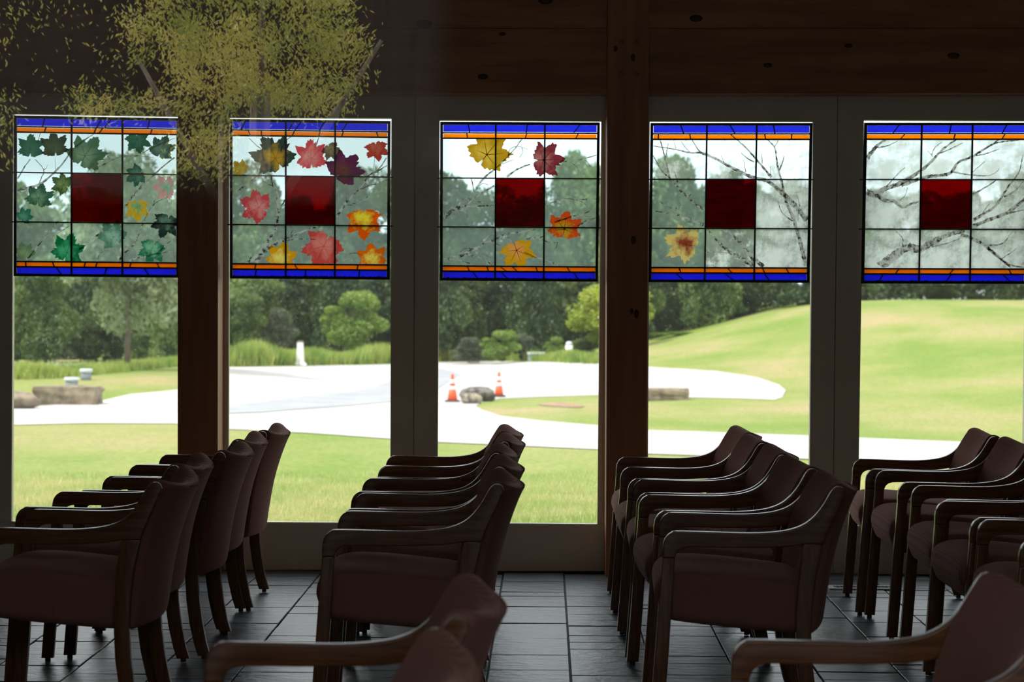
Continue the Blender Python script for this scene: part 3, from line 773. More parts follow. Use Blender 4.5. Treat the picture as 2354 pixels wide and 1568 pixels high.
def panel(i):
    TL, TR, BRc, BL = CORN[i]
    ox, oy, sc = ZO[i]
    def P(u, v):
        a = (TL[0] + (TR[0] - TL[0]) * u, TL[1] + (TR[1] - TL[1]) * u)
        b = (BL[0] + (BRc[0] - BL[0]) * u, BL[1] + (BRc[1] - BL[1]) * u)
        q = (a[0] + (b[0] - a[0]) * v, a[1] + (b[1] - a[1]) * v)
        p = W(q[0], q[1], PY)
        return (p.x, p.z)
    def Uz(zx, v):
        """u coordinate of a zoom x at a given v"""
        px = ox + zx / sc
        l = TL[0] + (BL[0] - TL[0]) * v
        r = TR[0] + (BRc[0] - TR[0]) * v
        return (px - l) / (r - l)
    c = P(0.5, 1.0)
    root = thing('stained_glass_panel', LAB[i], 'stained glass', (c[0], PY, c[1]), group='stained glass panels hung in the doors')
    base = Vector((c[0], PY, c[1]))
    def add(nm, pts, y0, y1, m, bevel=0.0):
        o = quadbar(nm, pts, PY + y0, PY + y1, m, None, bevel)
        o.location = Vector(o.location) - base
        o.parent = root
        return o
    f = 0.017
    fr = ((0, 0, 1, f), (0, 1 - f, 1, 1), (0, f, f, 1 - f), (1 - f, f, 1, 1 - f))
    for (u0, v0, u1, v1) in fr:
        add('lead_frame', [P(u0, v1), P(u1, v1), P(u1, v0), P(u0, v0)], -0.007, 0.007, M_lead)
    hb = 0.005
    for u in UB[1:3]:
        add('lead_bar', [P(u - hb, 1 - f), P(u + hb, 1 - f), P(u + hb, f), P(u - hb, f)], -0.0055, 0.0055, M_lead)
    for k, v in enumerate((0.0685, 0.103, 0.3535, 0.6615, 0.9075, 0.940)):
        e = 0.004 if k in (2, 3) else 0.0045
        u0, u1 = f, 1 - f
        add('lead_bar', [P(u0, v + e), P(u1, v + e), P(u1, v - e), P(u0, v - e)], -0.005, 0.005, M_lead)
    for v in (0.3535, 0.6615):     # support rods reaching the door stiles
        add('support_rod', [P(-0.020, v + 0.0035), P(1.016, v + 0.0035), P(1.016, v - 0.0035), P(-0.020, v - 0.0035)], 0.0070, 0.0125, M_lead)
    # clear / red lights
    for r, key in enumerate(('c1', 'c2', 'c3')):
        v0, v1 = VR[key]
        for q in range(3):
            u0, u1 = UB[q] + 0.001, UB[q + 1] - 0.001
            if r == 1 and q == 1:
                o = add('red_glass', [P(u0, v1), P(u1, v1), P(u1, v0), P(u0, v0)], -0.0015, 0.0015, M_red)
            else:
                mm = M_clearart
                if i == 3:
                    mm = M_clearart if (q == 0 and r > 0) else M_snow1
                    if q == 2 and r > 0: mm = M_snow2
                if i == 4:
                    mm = M_snow2
                o = add('clear_glass', [P(u0, v1), P(u1, v1), P(u1, v0), P(u0, v0)], -0.0012, 0.0012, mm)
    # coloured border strips, cut by the slanting leads
    for key, nm, mm in (('b', 'blue_glass', M_blue), ('o', 'orange_glass', M_orange), ('o2', 'orange_glass', M_orange), ('b2', 'blue_glass', M_blue)):
        v0, v1 = VR[key]
        for q in range(3):
            u0, u1 = UB[q] + 0.003, UB[q + 1] - 0.003
            cuts = []
            for (zt, zb) in CUTS[i][key]:
                ut, ub = Uz(zt, v0), Uz(zb, v1)
                if u0 + 0.01 < min(ut, ub) and max(ut, ub) < u1 - 0.01:
                    cuts.append((ut, ub))
            cuts.sort()
            edges = [(u0, u0)] + cuts + [(u1, u1)]
            for k in range(len(edges) - 1):
                (a0, a1), (b0, b1) = edges[k], edges[k + 1]
                add(nm, [P(a1, v1), P(b1, v1), P(b0, v0), P(a0, v0)], -0.0015, 0.0015, mm)
            for (ut, ub) in cuts:
                h = 0.0032
                add('lead_bar', [P(ub - h, v1 + 0.004), P(ub + h, v1 + 0.004), P(ut + h, v0 - 0.004), P(ut - h, v0 - 0.004)], -0.0045, 0.0045, M_lead)
    # clip helper: keep painted marks inside the three rows of clear lights
    zlo = P(0.5, 0.903)[1]; zhi = P(0.5, 0.106)[1]
    xlo = P(f, 0.5)[0]; xhi = P(1 - f, 0.5)[0]
    def clipz(p):
        return (min(max(p[0], xlo), xhi), min(max(p[1], zlo), zhi))
    rnd = random.Random(40 + i)
    for (cx, cy, R, tip, edge, cen) in LEAVES[i]:
        ctr = wz(i, cx, cy)
        rad = (wz(i, cx + R, cy) - ctr).length
        mm = painted_leaf_mat('leaf paint', Rl(*cen), Rl(*edge), rad)
        pol = []
        for s in (1, -1):
            seq = LEAF_POL if s == 1 else LEAF_POL[::-1]
            for (a, r) in seq:
                if s == -1 and a == 0: continue
                pol.append((s * a + rnd.uniform(-1.5, 1.5), 1.16 * r ** 0.68 * rnd.uniform(0.93, 1.07)))
        skew = 1.0 + rnd.uniform(-0.08, 0.12)
        vs = [(0, 0, 0)]
        bs = []
        for (a, r) in pol:
            t_ = math.radians(tip + a)
            x = ctr.x + rad * r * 1.02 * math.sin(t_) * skew
            z = ctr.z + rad * r * 1.02 * math.cos(t_)
            x, z = clipz((x, z))
            bs.append((x - ctr.x, z - ctr.z))
        n = len(bs)
        vs = [(0, -0.0016, 0)] + [(x, -0.0016, z) for x, z in bs] + [(x * .97, -0.0024, z * .97) for x, z in bs] + [(0, -0.0026, 0)]
        fs = []
        for k in range(n):
            k2 = (k + 1) % n
            fs.append((1 + k, 1 + k2, 1 + n + k2, 1 + n + k))
            fs.append((2 * n + 1, 1 + n + k, 1 + n + k2))
        mi = [0] * len(fs)
        # veins
        for va, vl in ((0, .85), (47, .75), (-47, .75), (104, .5), (-104, .5), (180, .5)):
            t_ = math.radians(tip + va)
            dx, dz = math.sin(t_), math.cos(t_)
            wv_ = rad * (0.018 if va != 180 else 0.022)
            L_ = rad * vl
            e = clipz((ctr.x + dx * L_, ctr.z + dz * L_)); ex, ez = e[0] - ctr.x, e[1] - ctr.z
            s0 = len(vs)
            vs += [(-dz * wv_, -0.0030, dx * wv_), (dz * wv_, -0.0030, -dx * wv_), (ex + dz * wv_ * .3, -0.0030, ez - dx * wv_ * .3), (ex - dz * wv_ * .3, -0.0030, ez + dx * wv_ * .3)]
            fs.append((s0, s0 + 1, s0 + 2, s0 + 3)); mi.append(1)
        me = mesh('painted_leaf', vs, fs)
        vein = tuple(0.55 * a + 0.45 * b for a, b in zip(Rl(*cen), (0.9, 0.9, 0.8))) if i != 2 else tuple(0.35 * a for a in Rl(*edge))
        vm = vein_mat(vein)
        o = link('painted_leaf', me, [mm, vm])
        me.polygons.foreach_set('material_index', mi)
        o.location = ctr - base
        o.parent = root
        o['label'] = '%s painted maple leaf' % colour_word(edge)
    for (pts, w0, w1) in BR[i]:
        # densify with a little wander
        P3 = [wz(i, x, y) for x, y in pts]
        unit = (wz(i, 101, 100) - wz(i, 100, 100)).length
        dense = []
        for k in range(len(P3) - 1):
            n = max(2, int((P3[k + 1] - P3[k]).length / (unit * 18)))
            for q in range(n):
                t_ = q / n
                p0 = P3[max(0, k - 1)]; p1 = P3[k]; p2 = P3[k + 1]; p3_ = P3[min(len(P3) - 1, k + 2)]
                pp = 0.5 * ((2 * p1) + (p2 - p0) * t_ + (2 * p0 - 5 * p1 + 4 * p2 - p3_) * t_ ** 2 + (3 * p1 - p0 - 3 * p2 + p3_) * t_ ** 3)
                dense.append(pp)
        dense.append(P3[-1])
        c0 = dense[0]
        L, Rr = [], []
        nD = len(dense)
        for k, p in enumerate(dense):
            a = dense[max(0, k - 1)]; b = dense[min(nD - 1, k + 1)]
            d = (b - a); d.y = 0
            d = d.normalized() if d.length else Vector((1, 0, 0))
            nrm = Vector((-d.z, 0, d.x))
            hw_ = (w0 + (w1 - w0) * k / (nD - 1)) * 0.6 * unit * rnd.uniform(0.75, 1.15)
            wob = nrm * rnd.uniform(-1, 1) * unit * 1.8
            for lst, sgn in ((L, 1), (Rr, -1)):
                q = p + wob + nrm * hw_ * sgn
                x, z = clipz((q.x, q.z))
                lst.append((x - c0.x, z - c0.z))
        vs = [(x, -0.0014, z) for x, z in L] + [(x, -0.0014, z) for x, z in Rr] + [((L[k][0] + Rr[k][0]) / 2, -0.0024, (L[k][1] + Rr[k][1]) / 2) for k in range(nD)]
        fs = []
        for k in range(nD - 1):
            fs.append((k, k + 1, 2 * nD + k + 1, 2 * nD + k))
            fs.append((2 * nD + k, 2 * nD + k + 1, nD + k + 1, nD + k))
        o = link('painted_branch', mesh('painted_branch', vs, fs), M_branch)
        o.location = c0 - base
        o.parent = root
    # streaky grass blades painted along the bottom blue border
    if i in (1, 2, 4):
        vs, fs = [], []
        for k in range(90):
            u = rnd.uniform(0.02, 0.98)
            a = P(u - 0.003, 0.984); b = P(u + 0.003, 0.984); t2 = P(u + rnd.uniform(-.004, .004), 0.984 - rnd.uniform(0.004, 0.011))
            s0 = len(vs)
            vs += [(a[0] - base.x, -0.0022, a[1] - base.z), (b[0] - base.x, -0.0022, b[1] - base.z), (t2[0] - base.x, -0.0022, t2[1] - base.z)]
            fs.append((s0, s0 + 1, s0 + 2))
        o = link('painted_grass', mesh('painted_grass', vs, fs), M_lead, root)
        o['kind'] = 'stuff'

VM = {}
def vein_mat(c):
    key = tuple(round(x, 2) for x in c)
    if key not in VM:
        m, nt = mat('vein paint')
        out = N(nt, 'ShaderNodeOutputMaterial')
        tl = N(nt, 'ShaderNodeBsdfTranslucent', Color=c4(c))
        tr = N(nt, 'ShaderNodeBsdfTransparent', Color=c4(c))
        mx = N(nt, 'ShaderNodeMixShader', Fac=0.6)
        nt.links.new(tr.outputs[0], mx.inputs[1]); nt.links.new(tl.outputs[0], mx.inputs[2])
        nt.links.new(mx.outputs[0], out.inputs['Surface'])
        VM[key] = m
    return VM[key]

def colour_word(e):
    r, g, b = e
    if r < 130 and g > r: return 'green'
    if r > 200 and g > 130: return 'yellow'
    if r > 200 and g > 70: return 'orange'
    if r > 180 and g > 120: return 'gold'
    if r > 180: return 'red'
    if b > 60 and r < 130 and g < 50: return 'dark maroon'
    return 'brown'

def branch_paint():
    m, nt = mat('branch paint')
    out = N(nt, 'ShaderNodeOutputMaterial')
    geo = N(nt, 'ShaderNodeNewGeometry')
    nz = N(nt, 'ShaderNodeTexNoise', Scale=60.0, Detail=5, Roughness=0.6)
    nt.links.new(geo.outputs['Position'], nz.inputs['Vector'])
    cr = N(nt, 'ShaderNodeValToRGB')
    cr.color_ramp.elements[0].color = (0.045, 0.038, 0.036, 1); cr.color_ramp.elements[0].position = 0.38
    cr.color_ramp.elements[1].color = (0.55, 0.52, 0.50, 1); cr.color_ramp.elements[1].position = 0.56
    nt.links.new(nz.outputs['Fac'], cr.inputs['Fac'])
    tl = N(nt, 'ShaderNodeBsdfTranslucent'); tr = N(nt, 'ShaderNodeBsdfTransparent')
    nt.links.new(cr.outputs['Color'], tl.inputs['Color']); nt.links.new(cr.outputs['Color'], tr.inputs['Color'])
    mx = N(nt, 'ShaderNodeMixShader', Fac=0.6)
    nt.links.new(tr.outputs[0], mx.inputs[1]); nt.links.new(tl.outputs[0], mx.inputs[2])
    nt.links.new(mx.outputs[0], out.inputs['Surface'])
    return m
M_branch = branch_paint()
for i in range(5):
    panel(i)

# ------------------------------------------------------------------ chairs
HALF = 0.275
TH = 0.030
def extrude_outline(name, pts, m, bevel=0.004):
    """Flat outline in x-z, thickness TH around y = 0."""
    bm = bmesh.new()
    a = [bm.verts.new((x, -TH / 2, z)) for x, z in pts]
    b = [bm.verts.new((x, TH / 2, z)) for x, z in pts]
    f0 = bm.faces.new(a); f1 = bm.faces.new(b[::-1])
    n = len(pts)
    side = []
    for i in range(n):
        j = (i + 1) % n
        side.append(bm.faces.new((a[j], a[i], b[i], b[j])))
    bmesh.ops.recalc_face_normals(bm, faces=bm.faces)
    rim = list(f0.edges) + list(f1.edges)
    bmesh.ops.bevel(bm, geom=rim, offset=bevel, segments=3, affect='EDGES', profile=0.6)
    bmesh.ops.triangulate(bm, faces=[f for f in bm.faces if len(f.verts) > 4])
    me = bpy.data.meshes.new(name)
    bm.to_mesh(me); bm.free()
    me.polygons.foreach_set('use_smooth', [abs(p.normal.y) < 0.97 for p in me.polygons])
    me.set_sharp_from_angle(angle=math.radians(40))
    me.materials.append(m)
    return me

def catmull(pts, n=4, closed=True):
    out = []
    N_ = len(pts)
    for i in range(N_ if closed else N_ - 1):
        p0 = pts[(i - 1) % N_] if closed else pts[max(0, i - 1)]
        p1 = pts[i]; p2 = pts[(i + 1) % N_]
        p3_ = pts[(i + 2) % N_] if closed else pts[min(N_ - 1, i + 2)]
        for k in range(n):
            t = k / n
            out.append(tuple(0.5 * ((2 * p1[c]) + (p2[c] - p0[c]) * t + (2 * p0[c] - 5 * p1[c] + 4 * p2[c] - p3_[c]) * t ** 2 + (3 * p1[c] - p0[c] - 3 * p2[c] + p3_[c]) * t ** 3) for c in range(2)))
    if not closed:
        out.append(pts[-1])
    return out

ARM_TOP = [(0.0, .56), (0.0, .590), (.004, .613), (.014, .631), (.028, .641), (.046, .6455), (.15, .644), (.25, .642), (.32, .6435), (.38, .650), (.42, .660), (.45, .674), (.474, .693), (.495, .718), (.512, .744), (.526, .769), (.538, .786), (.550, .793), (.563, .792), (.573, .784), (.577, .771)]
ARM_PTS = ([ARM_TOP[0]] + catmull(ARM_TOP[1:], 3, False) + [(.566, .745), (.545, .700), (.525, .655), (.508, .61), (.450, .609), (.42, .603), (.38, .598), (.30, .595), (.2, .594), (.1, .595), (.075, .594), (.058, .589), (.047, .580), (.041, .568), (.039, .56)])
FLEG = [(0.0, .56), (.039, .56), (.030, .40), (.018, .20), (.004, .014), (-.040, .014), (-.026, .20), (-.012, .40)]
RLEG = [(.450, .609), (.436, .536), (.429, .458), (.424, .39), (.424, .314), (.428, .23), (.440, .14), (.458, .06), (.473, .014), (.519, .014), (.505, .06), (.489, .14), (.477, .23), (.472, .336), (.476, .415), (.488, .516), (.508, .61)]
ME_ARM = extrude_outline('armrest', ARM_PTS[::-1], M_chairwood, 0.005)
ME_FL = extrude_outline('leg', FLEG, M_legwood)
ME_RL = extrude_outline('leg', RLEG, M_legwood)

def cushion(name, prof, half, r, sag=None, crown=0.0, dens=3, nst=9, fabric_uv='x'):
    prof = catmull(prof, dens)
    n = len(prof)
    # outward normals
    area = sum(prof[i][0] * prof[(i + 1) % n][1] - prof[(i + 1) % n][0] * prof[i][1] for i in range(n))
    sg = 1 if area > 0 else -1
    nor = []
    for i in range(n):
        a = prof[i - 1]; b = prof[(i + 1) % n]
        d = (b[0] - a[0], b[1] - a[1]); l = math.hypot(*d) or 1
        nor.append((d[1] / l * sg, -d[0] / l * sg))
    flat = half - r
    ys = [-flat + 2 * flat * k / (nst - 1) for k in range(nst)]
    arcs = [math.radians(a) for a in (18, 38, 58, 76, 88)]
    left = [(-flat - r * math.sin(a), r * (1 - math.cos(a))) for a in arcs][::-1]
    right = [(flat + r * math.sin(a), r * (1 - math.cos(a))) for a in arcs]
    st = left + [(y, 0.0) for y in ys] + right
    zt = max(p[1] for p in prof); zb = min(p[1] for p in prof)
    vs = []
    for (y, e) in st:
        t = y / half
        for (x, z), (nx, nz_) in zip(prof, nor):
            X = x - nx * e; Z = z - nz_ * e
            if sag:
                X += sag * (1 - t * t) * (0.75 + 0.25 * (z - zb) / (zt - zb))
            if crown:
                Z += crown * (1 - t * t) * max(0.0, (z - (zb + zt) / 2) / ((zt - zb) / 2)) * (1 if nz_ > 0.2 else 0.5)
            vs.append((X, y, Z))
    fs = []
    m_ = len(st)
    for i in range(m_ - 1):
        for j in range(n):
            j2 = (j + 1) % n
            fs.append((i * n + j, i * n + j2, (i + 1) * n + j2, (i + 1) * n + j))
    fs.append(tuple(range(n - 1, -1, -1)))
    fs.append(tuple(range((m_ - 1) * n, m_ * n)))
    me = mesh(name, vs, fs, True)
    bm = bmesh.new(); bm.from_mesh(me)
    bmesh.ops.recalc_face_normals(bm, faces=bm.faces)
    bmesh.ops.triangulate(bm, faces=[f for f in bm.faces if len(f.verts) > 4])
    uv = bm.loops.layers.uv.new('UVMap')
    for f in bm.faces:
        for l in f.loops:
            v = l.vert.co
            if fabric_uv == 'x':
                l[uv].uv = (v.x * 1.0, v.y)
            else:
                l[uv].uv = (v.z * 1.0, v.y)
    bm.to_mesh(me); bm.free()
    me.materials.append(M_fabric)
    return me
SEAT = [(-.024, .440), (-.016, .472), (.012, .495), (.07, .506), (.18, .503), (.30, .492), (.40, .481), (.455, .468), (.470, .440), (.470, .37), (.455, .328), (.42, .316), (.3, .324), (.15, .337), (.04, .350), (.004, .362), (-.010, .388), (-.020, .415)]
BACK = [(.428, .335), (.417, .42), (.419, .50), (.431, .58), (.455, .66), (.489, .73), (.518, .778), (.531, .795), (.550, .802), (.572, .797), (.585, .780), (.568, .735), (.544, .66), (.524, .58), (.509, .50), (.498, .42), (.490, .35), (.478, .322), (.452, .316), (.434, .321)]
ME_SEAT = cushion('seat', SEAT, HALF - TH / 2 - 0.004, 0.034, None, 0.016)
ME_BACK = cushion('backrest', BACK, HALF - TH / 2 - 0.002, 0.014, 0.062, -0.034, fabric_uv='z')
gl = bpy.data.meshes.new('glide')
bm = bmesh.new(); bmesh.ops.create_cone(bm, cap_ends=True, segments=10, radius1=0.011, radius2=0.010, depth=0.014)
bm.to_mesh(gl); bm.free(); gl.materials.append(M_rubber)

def child(nm, me, par, loc=(0, 0, 0)):
    o = bpy.data.objects.new(nm, me); COL.objects.link(o); o.parent = par; o.location = loc
    return o
def make_chair():
    t = thing('armchair', '', 'chair')
    for s in (1, -1):
        child('armrest', ME_ARM, t, (0, s * HALF, 0))
        for me, gx in ((ME_FL, -.018), (ME_RL, .496)):
            l = child('leg', me, t, (0, s * HALF, 0))
            child('glide', gl, l, (gx, 0, 0.008))
    child('seat', ME_SEAT, t)
    child('backrest', ME_BACK, t)
    return t
PROTO = make_chair()
def copy_tree(o, par=None):
    c = o.copy(); COL.objects.link(c)
    c.parent = par
    for ch in list(o.children):
        copy_tree(ch, c)
    return c
FIRST = [True]
ORD = {0: 'nearest the windows', 1: 'second from the windows', 2: 'third from the windows', 3: 'fourth from the windows', 4: 'at the near end'}
RAD = {'A': 'leftmost row', 'B': 'second row from the left', 'C': 'third row from the left', 'D': 'rightmost row'}
def place(X0, Y, rot, label, group):
    if FIRST[0]:
        c = PROTO; FIRST[0] = False
    else:
        c = copy_tree(PROTO)
    # rotate about the middle of the chair
    cx = 0.27
    dx, dy = cx * math.cos(rot), cx * math.sin(rot)
    c.location = (X0 + cx - dx, Y - dy, 0.0005)
    c.rotation_euler = (0, 0, rot)
    c['label'] = label; c['group'] = group; c['category'] = 'chair'
    return c
DEP = [8.905, 8.34, 7.74, 7.12, 6.49]
# (X0, rotation in degrees)
ROWS = {
    'A': [(-1.655, 8.905, 0), (-1.685, 8.33, 0), (-1.665, 7.73, 0), (-1.735, 7.12, 0), (-1.685, 6.49, 0)],
    'B': [(-.590, 8.905, 0), (-.585, 8.34, 0), (-.612, 7.74, 0), (-.596, 7.12, 0), (-.600, 6.49, 0)],
    'C': [(.492, 8.905, 0), (.480, 8.34, 0), (.488, 7.74, -2), (.490, 7.12, 2), (.498, 6.49, -3)],
    'D': [(1.575, 8.85, -4), (1.580, 8.24, -1), (1.597, 7.55, -1), (1.565, 6.94, 0), (1.575, 6.33, 0)],
}
for k, lst in ROWS.items():
    for i, (x, y, r) in enumerate(lst):
        place(x, y, math.radians(r), 'walnut armchair with mauve brown cushions, %s, chair %s' % (RAD[k], ORD[i]), 'armchairs in the four rows before the windows')
place(-.652, 3.89, 0, 'blurred foreground armchair at bottom centre, the one farther from the camera', 'armchairs in the foreground row')
place(-.690, 3.19, 0, 'cropped foreground armchair at bottom centre, back closest to the camera', 'armchairs in the foreground row')
place(.478, 3.95, 0, 'blurred foreground armchair cut off by the bottom right corner', 'armchairs in the foreground row')

# ------------------------------------------------------------------ outdoors: ground
def grid_terrain():
    ys = [10.05, 10.5, 11.2]
    y = 12.0
    while y < 330:
        ys.append(y); y += max(1.0, (y - 30) * 0.05)
    xs = list(np.arange(-60, -24, 3.0)) + list(np.arange(-24, 34, 1.0)) + list(np.arange(34, 90, 3.0))
    vs = [(x, yy, ground(x, yy)) for yy in ys for x in xs]
    nx = len(xs)
    fs = []
    for j in range(len(ys) - 1):
        for i in range(nx - 1):
            a = j * nx + i
            fs.append((a, a + 1, a + nx + 1, a + nx))
    return mesh('lawn', vs, fs, True)
struct(link('lawn', grid_terrain(), M_lawn))

def draped(name, pix, m, lift, dense=26):
    pts = []
    n = len(pix)
    for i in range(n):
        a, b = pix[i], pix[(i + 1) % n]
        L = math.hypot(b[0] - a[0], b[1] - a[1])
        k = max(1, int(L / dense))
        for q in range(k):
            g = G(a[0] + (b[0] - a[0]) * q / k, a[1] + (b[1] - a[1]) * q / k)
            pts.append((g.x, g.y))
    bmn = len(pts)
    # interior points
    x0 = min(p[0] for p in pts); x1 = max(p[0] for p in pts); y0 = min(p[1] for p in pts); y1 = max(p[1] for p in pts)
    inner = []
    def inside(x, y):
        c = False
        j = bmn - 1
        for i in range(bmn):
            xi, yi = pts[i]; xj, yj = pts[j]
            if (yi > y) != (yj > y) and x < (xj - xi) * (y - yi) / (yj - yi) + xi:
                c = not c
            j = i
        return c
    st = 1.0
    for x in np.arange(x0, x1, st):
        for y in np.arange(y0, y1, st):
            if inside(x, y):
                inner.append((x, y))
    allp = [Vector(p) for p in pts + inner]
    r = delaunay_2d_cdt(allp, [], [list(range(bmn))], 1, 1e-4)
    vs = [(p[0], p[1], ground(p[0], p[1]) + lift) for p in r[0]]
    return link(name, mesh(name, vs, [tuple(f) for f in r[2]], True), m)
def road_edges():
    near = [(-60, 978), (35, 978), (200, 974), (400, 975), (527, 988), (700, 996), (897, 1010), (1008, 1018), (1190, 1026), (1375, 1035), (1490, 1045), (1860, 1057), (1975, 1062), (2354, 1086), (2450, 1095)]
    return near
far = [(2450, 1026), (2354, 1022), (2232, 1018), (1975, 1008), (1860, 1003), (1700, 997), (1600, 993), (1490, 990), (1375, 979), (1240, 968), (1150, 957), (1110, 944), (1093, 935), (1110, 924), (1150, 917), (1250, 913), (1375, 909), (1490, 914), (1560, 914), (1700, 917), (1780, 920), (1798, 914), (1806, 898), (1790, 885), (1740, 868), (1650, 854), (1490, 844), (1375, 837), (1250, 832), (1100, 831), (1008, 833), (900, 838), (700, 842), (527, 845), (408, 897), (300, 907), (220, 925), (120, 932), (35, 939), (-60, 944)]
rd = draped('road', road_edges() + far, M_road, 0.012)
struct(rd)
asph = [(527, 935), (600, 925), (700, 912), (800, 902), (860, 892), (905, 872), (960, 852), (1010, 848), (1045, 856), (1060, 862), (1030, 880), (1000, 900), (905, 925), (800, 935), (700, 942), (600, 950), (527, 953)]
struct(draped('asphalt_patch', asph, M_asphalt, 0.025))
soil = [(1236, 930), (1270, 926), (1310, 929), (1345, 935), (1330, 939), (1290, 936), (1250, 934)]
struct(draped('soil_patch', soil, M_soil, 0.015, 12))

# concrete apron under the doors outside
struct(box('door_apron', (XL, D + 0.1, -0.30), (XR, D + 0.28, -0.17), M_road))

# grass blades close to the building
def blades(name, n, region, hmin, hmax, wid, m, label=None, cat=None, lean=0.35, on_road=False):
    vs = np.zeros((n, 3, 3)); k = 0
    P0 = region(n)
    n = len(P0)
    h = RNG.uniform(hmin, hmax, n)
    a = RNG.uniform(0, 2 * math.pi, n)
    if hmax > 0.2:      # clumps of taller and shorter growth
        h *= 0.72 + 0.28 * np.sin(P0[:, 0] * 2.1 + 1.3 * np.sin(P0[:, 0] * 0.7)) * np.sin(P0[:, 0] * 0.9 + 1.0)
    ln = RNG.normal(0, lean, (n, 2))
    z = np.array([ground(x, y) for x, y in P0])
    dx, dy = np.cos(a) * wid * 0.5, np.sin(a) * wid * 0.5
    V = np.zeros((n, 3, 3))
    V[:, 0] = np.stack([P0[:, 0] - dx, P0[:, 1] - dy, z - 0.01], 1)
    V[:, 1] = np.stack([P0[:, 0] + dx, P0[:, 1] + dy, z - 0.01], 1)
    V[:, 2] = np.stack([P0[:, 0] + ln[:, 0] * h, P0[:, 1] + ln[:, 1] * h, z + h], 1)
    me = bpy.data.meshes.new(name)
    me.vertices.add(n * 3); me.vertices.foreach_set('co', V.reshape(-1))
    me.loops.add(n * 3); me.loops.foreach_set('vertex_index', np.arange(n * 3, dtype=np.int32))
    me.polygons.add(n); me.polygons.foreach_set('loop_start', np.arange(0, n * 3, 3, dtype=np.int32))
    me.update(calc_edges=True)
    o = link(name, me, m)
    tag(o, label, cat, kind='stuff')
    return o
def near_lawn(n):
    y = 10.35 + (RNG.random(n) ** 1.35) * 17.0
    x = RNG.uniform(-1, 1, n) * (y * 0.2615 + 0.5)
    lim = np.array([0.0] * n)
    ok = (y < 17.5 + 5.5 * RNG.random(n)) & (y < 20.5 + (x + 6) * 0.12)
    return np.stack([x[ok], y[ok]], 1)
blades('lawn_grass', 150000, near_lawn, 0.025, 0.075, 0.009, M_blade, 'sunlit mown grass growing between the doors and the pale drive', 'grass')

def pxregion(pxs):
    """Random ground points under a pixel polyline band ((x, ytop, ybottom) list)."""
    def f(n):
        out = []
        for _ in range(n):
            k = random.randrange(len(pxs) - 1)
            t = random.random()
            a, b = pxs[k], pxs[k + 1]
            X = a[0] + (b[0] - a[0]) * t
            yy = random.uniform(a[1] + (b[1] - a[1]) * t, a[2] + (b[2] - a[2]) * t)
            g = Gc(X, yy)
            out.append((g[0] + random.gauss(0, .12), g[1] + random.gauss(0, .3)))
        return np.array(out)
    return f
GC = {}
def Gc(X, y):
    key = (int(X // 8), int(y // 2))
    if key not in GC:
        g = G(key[0] * 8 + 4, key[1] * 2 + 1)
        GC[key] = (g.x, g.y)
    return GC[key]
random.seed(5)
blades('tall_grass', 9000, pxregion([(30, 866, 872), (150, 862, 868), (250, 850, 858), (330, 842, 850), (415, 832, 842)]), 0.25, 0.62, 0.05, M_leaf['weed'], 'tall pale green grass along the left wood edge behind the lone tree', 'grass', 0.2)
blades('tall_weeds', 12000, pxregion([(520, 838, 841), (700, 836, 839), (905, 832, 835)]), 0.35, 1.05, 0.07, M_leaf['weed'], 'tall yellow green weeds at the far side of the drive behind the white marker', 'weeds', 0.2)
blades('tall_weeds', 9000, pxregion([(1000, 829, 832), (1160, 827, 829), (1300, 829, 832), (1385, 832, 836)]), 0.3, 0.8, 0.06, M_leaf['weed'], 'tall weeds on the drive edge behind the traffic cones', 'weeds', 0.2)
blades('white_flowers', 170, pxregion([(30, 864, 868), (240, 850, 854)]), 0.25, 0.55, 0.07, M_leaf['flower'], 'white wildflowers dotted in tall grass at far left', 'flowers', 0.1)
blades('white_flowers', 170, pxregion([(527, 838, 840), (900, 831, 833)]), 0.35, 0.8, 0.09, M_leaf['flower'], 'white wildflowers dotted in the weeds beside the white marker', 'flowers', 0.1)
blades('yellow_flowers', 500, pxregion([(1000, 829, 831), (1110, 827, 829)]), 0.5, 1.0, 0.10, M_leaf['gold'], 'yellow wildflowers in the weeds left of the utility box', 'flowers', 0.1)

